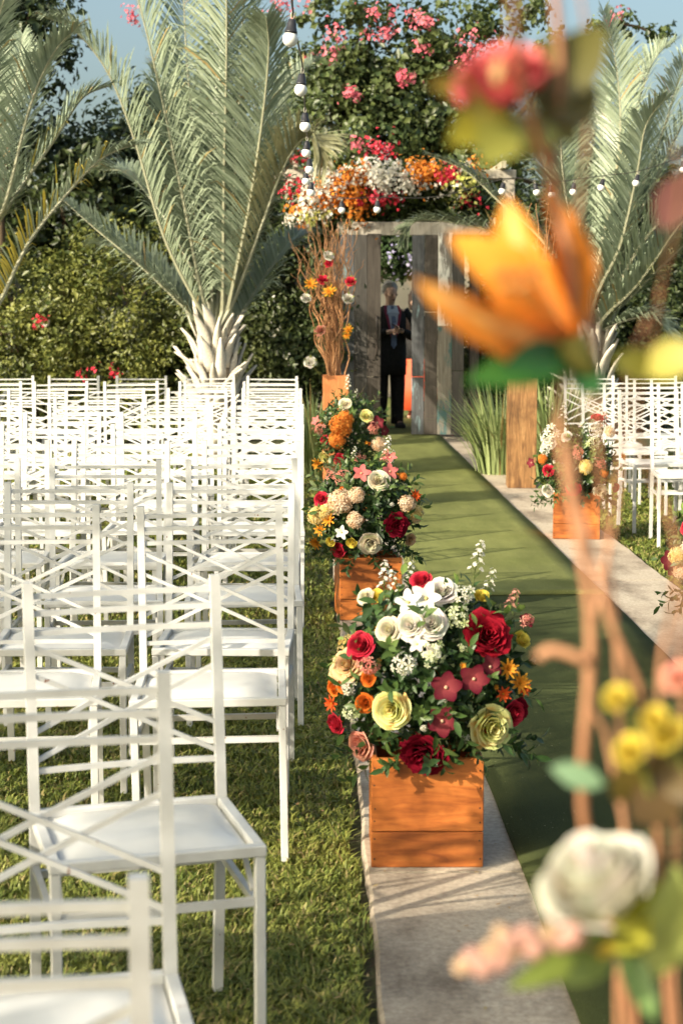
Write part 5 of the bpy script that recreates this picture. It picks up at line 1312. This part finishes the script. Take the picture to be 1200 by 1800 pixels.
# ================================================================== the blurred bouquet right in front of the camera
KN = .88
NX, NY = .285 * KN, 1.10 * KN
pedestal('orange wooden pedestal below the frame carrying the blurred foreground bouquet', NX, NY, .215, .90, M['pedestal_orange'], rad(2))
nb = thing('twig_bouquet', 'blurred bouquet of reddish twigs with lily and roses close to the camera', 'twigs', (NX, NY, .765), 0, TG); O = nb.location.copy()
def A(px, py, Y=1.0): return at(px, py, Y * KN) - O
def stem(pix, r, foot=(0, 0), taper=.6, mat=None):
    pts = [Vector((foot[0], foot[1], 0))] + [A(*p) for p in pix]; P_ = spline(pts, 44); n = len(P_); k = MB()
    P_ = [p + Vector((math.sin(i * .55 + r * 900), math.cos(i * .43), 0)) * .0022 for i, p in enumerate(P_)]
    k.tube(P_, [KN * .54 * r * (1 - taper * i / (n - 1)) for i in range(n)], 7); return k.build('twig', mat or M['twig_near'], nb, True)
stem([(1100, 1790, 1.08), (1032, 1450, 1.02), (1036, 1150, 1.0), (1010, 920, 1.0), (988, 720, 1.0), (1000, 520, 1.0), (978, 330, 1.0), (986, 170, 1.0), (968, 0, 1.0), (985, -140, 1.0)], .0066, (-.03, -.02), .35)
stem([(1170, 1790, 1.08), (1165, 1480, 1.03), (1130, 1260, 1.0), (1085, 1110, 1.0), (1045, 1010, 1.0), (1015, 860, 1.02), (1020, 690, 1.02), (1040, 560, 1.05)], .0058, (.0, -.03), .5)
stem([(1185, 1790, 1.1), (1190, 1450, 1.05), (1160, 1180, 1.05), (1185, 950, 1.05), (1120, 740, 1.05), (1150, 560, 1.05), (1190, 400, 1.05), (1180, 250, 1.05)], .0042, (.02, -.01), .5)
stem([(1080, 1800, 1.1), (1110, 1500, 1.06), (1060, 1300, 1.06), (1035, 1200, 1.06), (1075, 900, 1.08), (1110, 640, 1.08), (1130, 560, 1.08)], .0040, (-.02, .02), .5)
stem([(1230, 1790, 1.1), (1180, 1560, 1.04), (1200, 1320, 1.0), (1195, 1130, 1.0), (1240, 940, 1.0)], .0040, (.03, .02), .4)
k = MB(); k.tube(spline([A(980, 330, 1.0), A(945, 240, .95), A(912, 130, .86), (A(904, 0, .8)), A(905, -140, .78)], 16), [.0034 * KN * (1 - .3 * i / 15) for i in range(16)], 6); k.build('side_twig', M['twig_near'], nb, True)
stem([(1095, 1500, 1.08), (1075, 1000, 1.08), (1040, 620, 1.06), (1022, 480, 1.06), (1010, 380, 1.06), (1042, 130, 1.06), (1000, -60, 1.06)], .0036, (-.01, .03), .5)
k = MB(); k.tube(spline([A(1030, 1170), A(1000, 1150), A(965, 1142), A(945, 1158)], 8), [.0045, .005, .005, .0035], 6) if False else k.tube(spline([A(1035, 1165), A(1000, 1150), A(965, 1143), A(945, 1158)], 8), .0030, 6); k.build('side_twig', M['twig_near'], nb, True)

def big_petal(root, base, tip, W0, nrm, c0, c1, bow=.18, name='petal', c2=None, n=8, m=4, cup=.22):
    W = W0 * KN * 1.1; base = Vector(base); tip = Vector(tip); d = tip - base; L = d.length; d.normalize(); nrm = Vector(nrm); nrm = (nrm - d * nrm.dot(d)).normalized(); s = d.cross(nrm); vs = []; cs = []; fs = []
    for i in range(n + 1):
        u = i / n; w_ = W * (math.sin(math.pi * min(1, .10 + .88 * u)) ** .75) * (1 if u < 1 else .1); c = base + d * (L * u) + nrm * (math.sin(u * math.pi * .9) * bow * L - .16 * L * max(0, u - .6) ** 1.2)
        for j in range(m + 1):
            v = j / m * 2 - 1; vs.append(c + s * (v * w_ * .5) + nrm * (cup * w_ * (v * v - .3) + .012 * L * math.sin(u * 9 + v * 4)))
            t = u; col = tuple(a * (1 - t) + b * t for a, b in zip(c0, c1))
            if c2 and abs(v) < .3: col = tuple(a * .4 + b * .6 for a, b in zip(col, c2))
            cs.append(col)
    for i in range(n):
        for j in range(m): a = i * (m + 1) + j; fs.append((a, a + 1, a + m + 2, a + m + 1))
    k = MB(); k.add(vs, fs, cs); return k.build(name, M['petal'], root, True)
# orange lily
ORA, ORB, YEL = (.86, .25, .03), (.91, .40, .06), (.97, .76, .38)
lk = MB(); lk.lathe([(.003, -.02), (.008, -.008), (.010, .002), (.003, .010)], 10, Matrix.Translation(A(1003, 610)) @ Matrix.Rotation(rad(-40), 4, 'Y'), (.40, .36, .10)); lily = lk.build('lily', M['petal'], nb, True)
lb = (998, 600, 1.0)
for (tx, ty, tY, W, nv, c0, c1, c2, bow) in [
  (727, 492, .955, .026, (.3, -.7, -.8), (.82, .20, .05), (.86, .36, .05), YEL, .10), (790, 412, .99, .034, (-.3, -.8, .5), ORA, ORB, None, .16), (888, 345, .985, .034, (-.6, -.7, .2), ORA, ORB, YEL, .12),
  (962, 330, 1.03, .030, (.5, -.8, .2), ORA, (.85, .30, .05), None, .10), (815, 545, .95, .030, (.0, -.9, -.5), (.82, .17, .06), ORB, YEL, .10), (850, 440, 1.06, .040, (0, -.9, .3), (.78, .18, .03), ORA, None, .05)]:
    big_petal(lily, A(*lb), A(tx, ty, tY), W, nv, c0, c1, bow, 'petal', c2)
for q in range(5):
    k = MB(); p0 = A(*lb); p1 = A(880 + q * 14, 480 + (q % 2) * 25, .95); k.tube(spline([p0, p0.lerp(p1, .5) + Vector((0, -.006, 0)), p1], 7), .0009, 5, (.80, .50, .15)); k.lathe([(.0005, -.005), (.002, -.002), (.002, .002), (.0005, .005)], 6, Matrix.Translation(p1) @ Matrix.Rotation(1.2, 4, 'Y'), (.55, .25, .08)); k.build('stamen', M['petal'], lily, True)
def bleaf(a, b, W, col, nrm=(0, -.8, .6), name='leaf', droop=.12):
    k = MB(); a = A(*a); b = A(*b); leaf_shape(k, a, b - a, Vector(nrm), (b - a).length, W * KN, col, droop, 6); return k.build(name, M['leaf'], nb, True)
bleaf((1010, 640), (828, 655, .97), .026, (.035, .13, .025)); bleaf((1012, 630), (862, 566, .98), .024, (.045, .17, .03)); bleaf((1005, 640), (1055, 690, .99), .022, (.03, .11, .03)); bleaf((1000, 620), (900, 640, .95), .022, (.04, .15, .03), (0, -.9, .2))
# red rose at the top
rp = A(880, 96, .98)
part_at('rose', rose_mesh('rose', (.55, .02, .06), (.84, .22, .22), 4, .6, 71, .02), nb, rp + Vector((0, 0, -.012)), (-.3, -.5, .8), .030)
for (a, b, W, col) in [((900, 190), (765, 138, .97), .022, (.20, .14, .02)), ((905, 200), (800, 235, .95), .030, (.26, .24, .03)), ((910, 205), (860, 268, .94), .034, (.30, .31, .07)), ((930, 210), (930, 270, .97), .032, (.28, .32, .10)), ((945, 190), (1062, 40, 1.0), .034, (.11, .10, .02)), ((950, 200), (1052, 150, 1.0), .040, (.10, .085, .02)), ((940, 200), (1015, 240, .99), .028, (.14, .13, .03)), ((905, 190), (845, 180, .93), .030, (.22, .20, .03)), ((960, 160), (1000, 50, 1.03), .030, (.16, .12, .03))]:
    bleaf(a, b, W, col, (0, -.95, .35))
bp = MB(); bp.lathe([(.001, -.006), (.003, -.002), (.003, .003), (.001, .006)], 8, Matrix.Translation(A(876, 128, .90)), (.60, .40, .20)); bp.build('bud', M['petal'], nb, True)
# white rose low right
part_at('rose', rose_mesh('rose', (.80, .72, .50), (.87, .85, .80), 5, .55, 72, .0, None, .25), nb, A(1050, 1555, .98), (-.42, -.28, .86), .039)
for (a, b, W, col) in [((1085, 1600), (1150, 1560, .98), .030, (.42, .40, .03)), ((1080, 1620), (1135, 1660, .97), .034, (.40, .38, .04)), ((1060, 1630), (1060, 1680, .97), .020, (.45, .32, .04)), ((1075, 1650), (905, 1735, .96), .020, (.22, .28, .06)), ((1080, 1655), (980, 1660, .95), .020, (.26, .34, .10)), ((1085, 1655), (1010, 1722, .94), .022, (.24, .30, .07)), ((1090, 1660), (1150, 1790, .97), .018, (.16, .26, .08)), ((1150, 1720), (1192, 1540, .97), .032, (.38, .42, .12)), ((1190, 1700), (1225, 1560, .97), .032, (.36, .40, .12)),
                       ((1060, 1380), (970, 1348, 1.0), .016, (.16, .26, .15)), ((1150, 650), (1085, 632, .98), .020, (.26, .24, .04)), ((1130, 640), (1230, 625, .97), .026, (.30, .27, .05)), ((1160, 400, 1.05), (1215, 300, 1.05), .026, (.42, .16, .13)), ((1150, 1380), (1230, 1330, .99), .040, (.10, .065, .02)), ((1130, 1370), (1180, 1450, .99), .040, (.09, .055, .02)), ((1120, 1400), (1090, 1345, .99), .030, (.14, .10, .02))]:
    bleaf(a, b, W, col, (0, -.95, .3))
for (px, py, s, kind) in [(1085, 1228, .011, 'yellow_tulip'), (1108, 1320, .013, 'yellow_tulip'), (1172, 1292, .015, 'yellow_tulip'), (1150, 1265, .011, 'yellow_tulip'), (1192, 1190, .010, 'pink_rose')]:
    p = A(px, py, .985); part_at(FL[kind].name.split('.')[0], FL[kind], nb, p, (-.4, -.6, .6), s * KN); k = MB(); q = A(px + 35, py + 95, 1.0); k.tube(spline([p, p.lerp(q, .5) + Vector((.003, 0, 0)), q], 6), .0016, 5, (.24, .26, .06)); k.build('flower_stem', M['leaf'], nb, True)
# pink berries on a thin stem
bs_ = [(812, 1700), (832, 1685), (850, 1698), (862, 1668), (880, 1690), (895, 1655), (905, 1675), (925, 1645), (940, 1665), (965, 1640), (985, 1655), (1005, 1645), (880, 1640)]
k = MB(); k.tube(spline([A(815, 1698, .93), A(900, 1668, .93), A(1000, 1650, .95), A(1080, 1690, 1.0)], 12), .0012, 5, (.45, .25, .18)); k.build('flower_stem', M['leaf'], nb, True)
for i, (px, py) in enumerate(bs_):
    k = MB(); r_ = .0044 + .0012 * (i % 3); prof = [(max(.0003, r_ * math.sin(math.pi * j / 6)), -r_ * math.cos(math.pi * j / 6)) for j in range(7)]; k.lathe(prof, 10, Matrix.Translation(A(px, py, .93)), (.62, .36, .30) if i % 3 else (.66, .46, .30)); k.build('berry', M['petal'], nb, True)
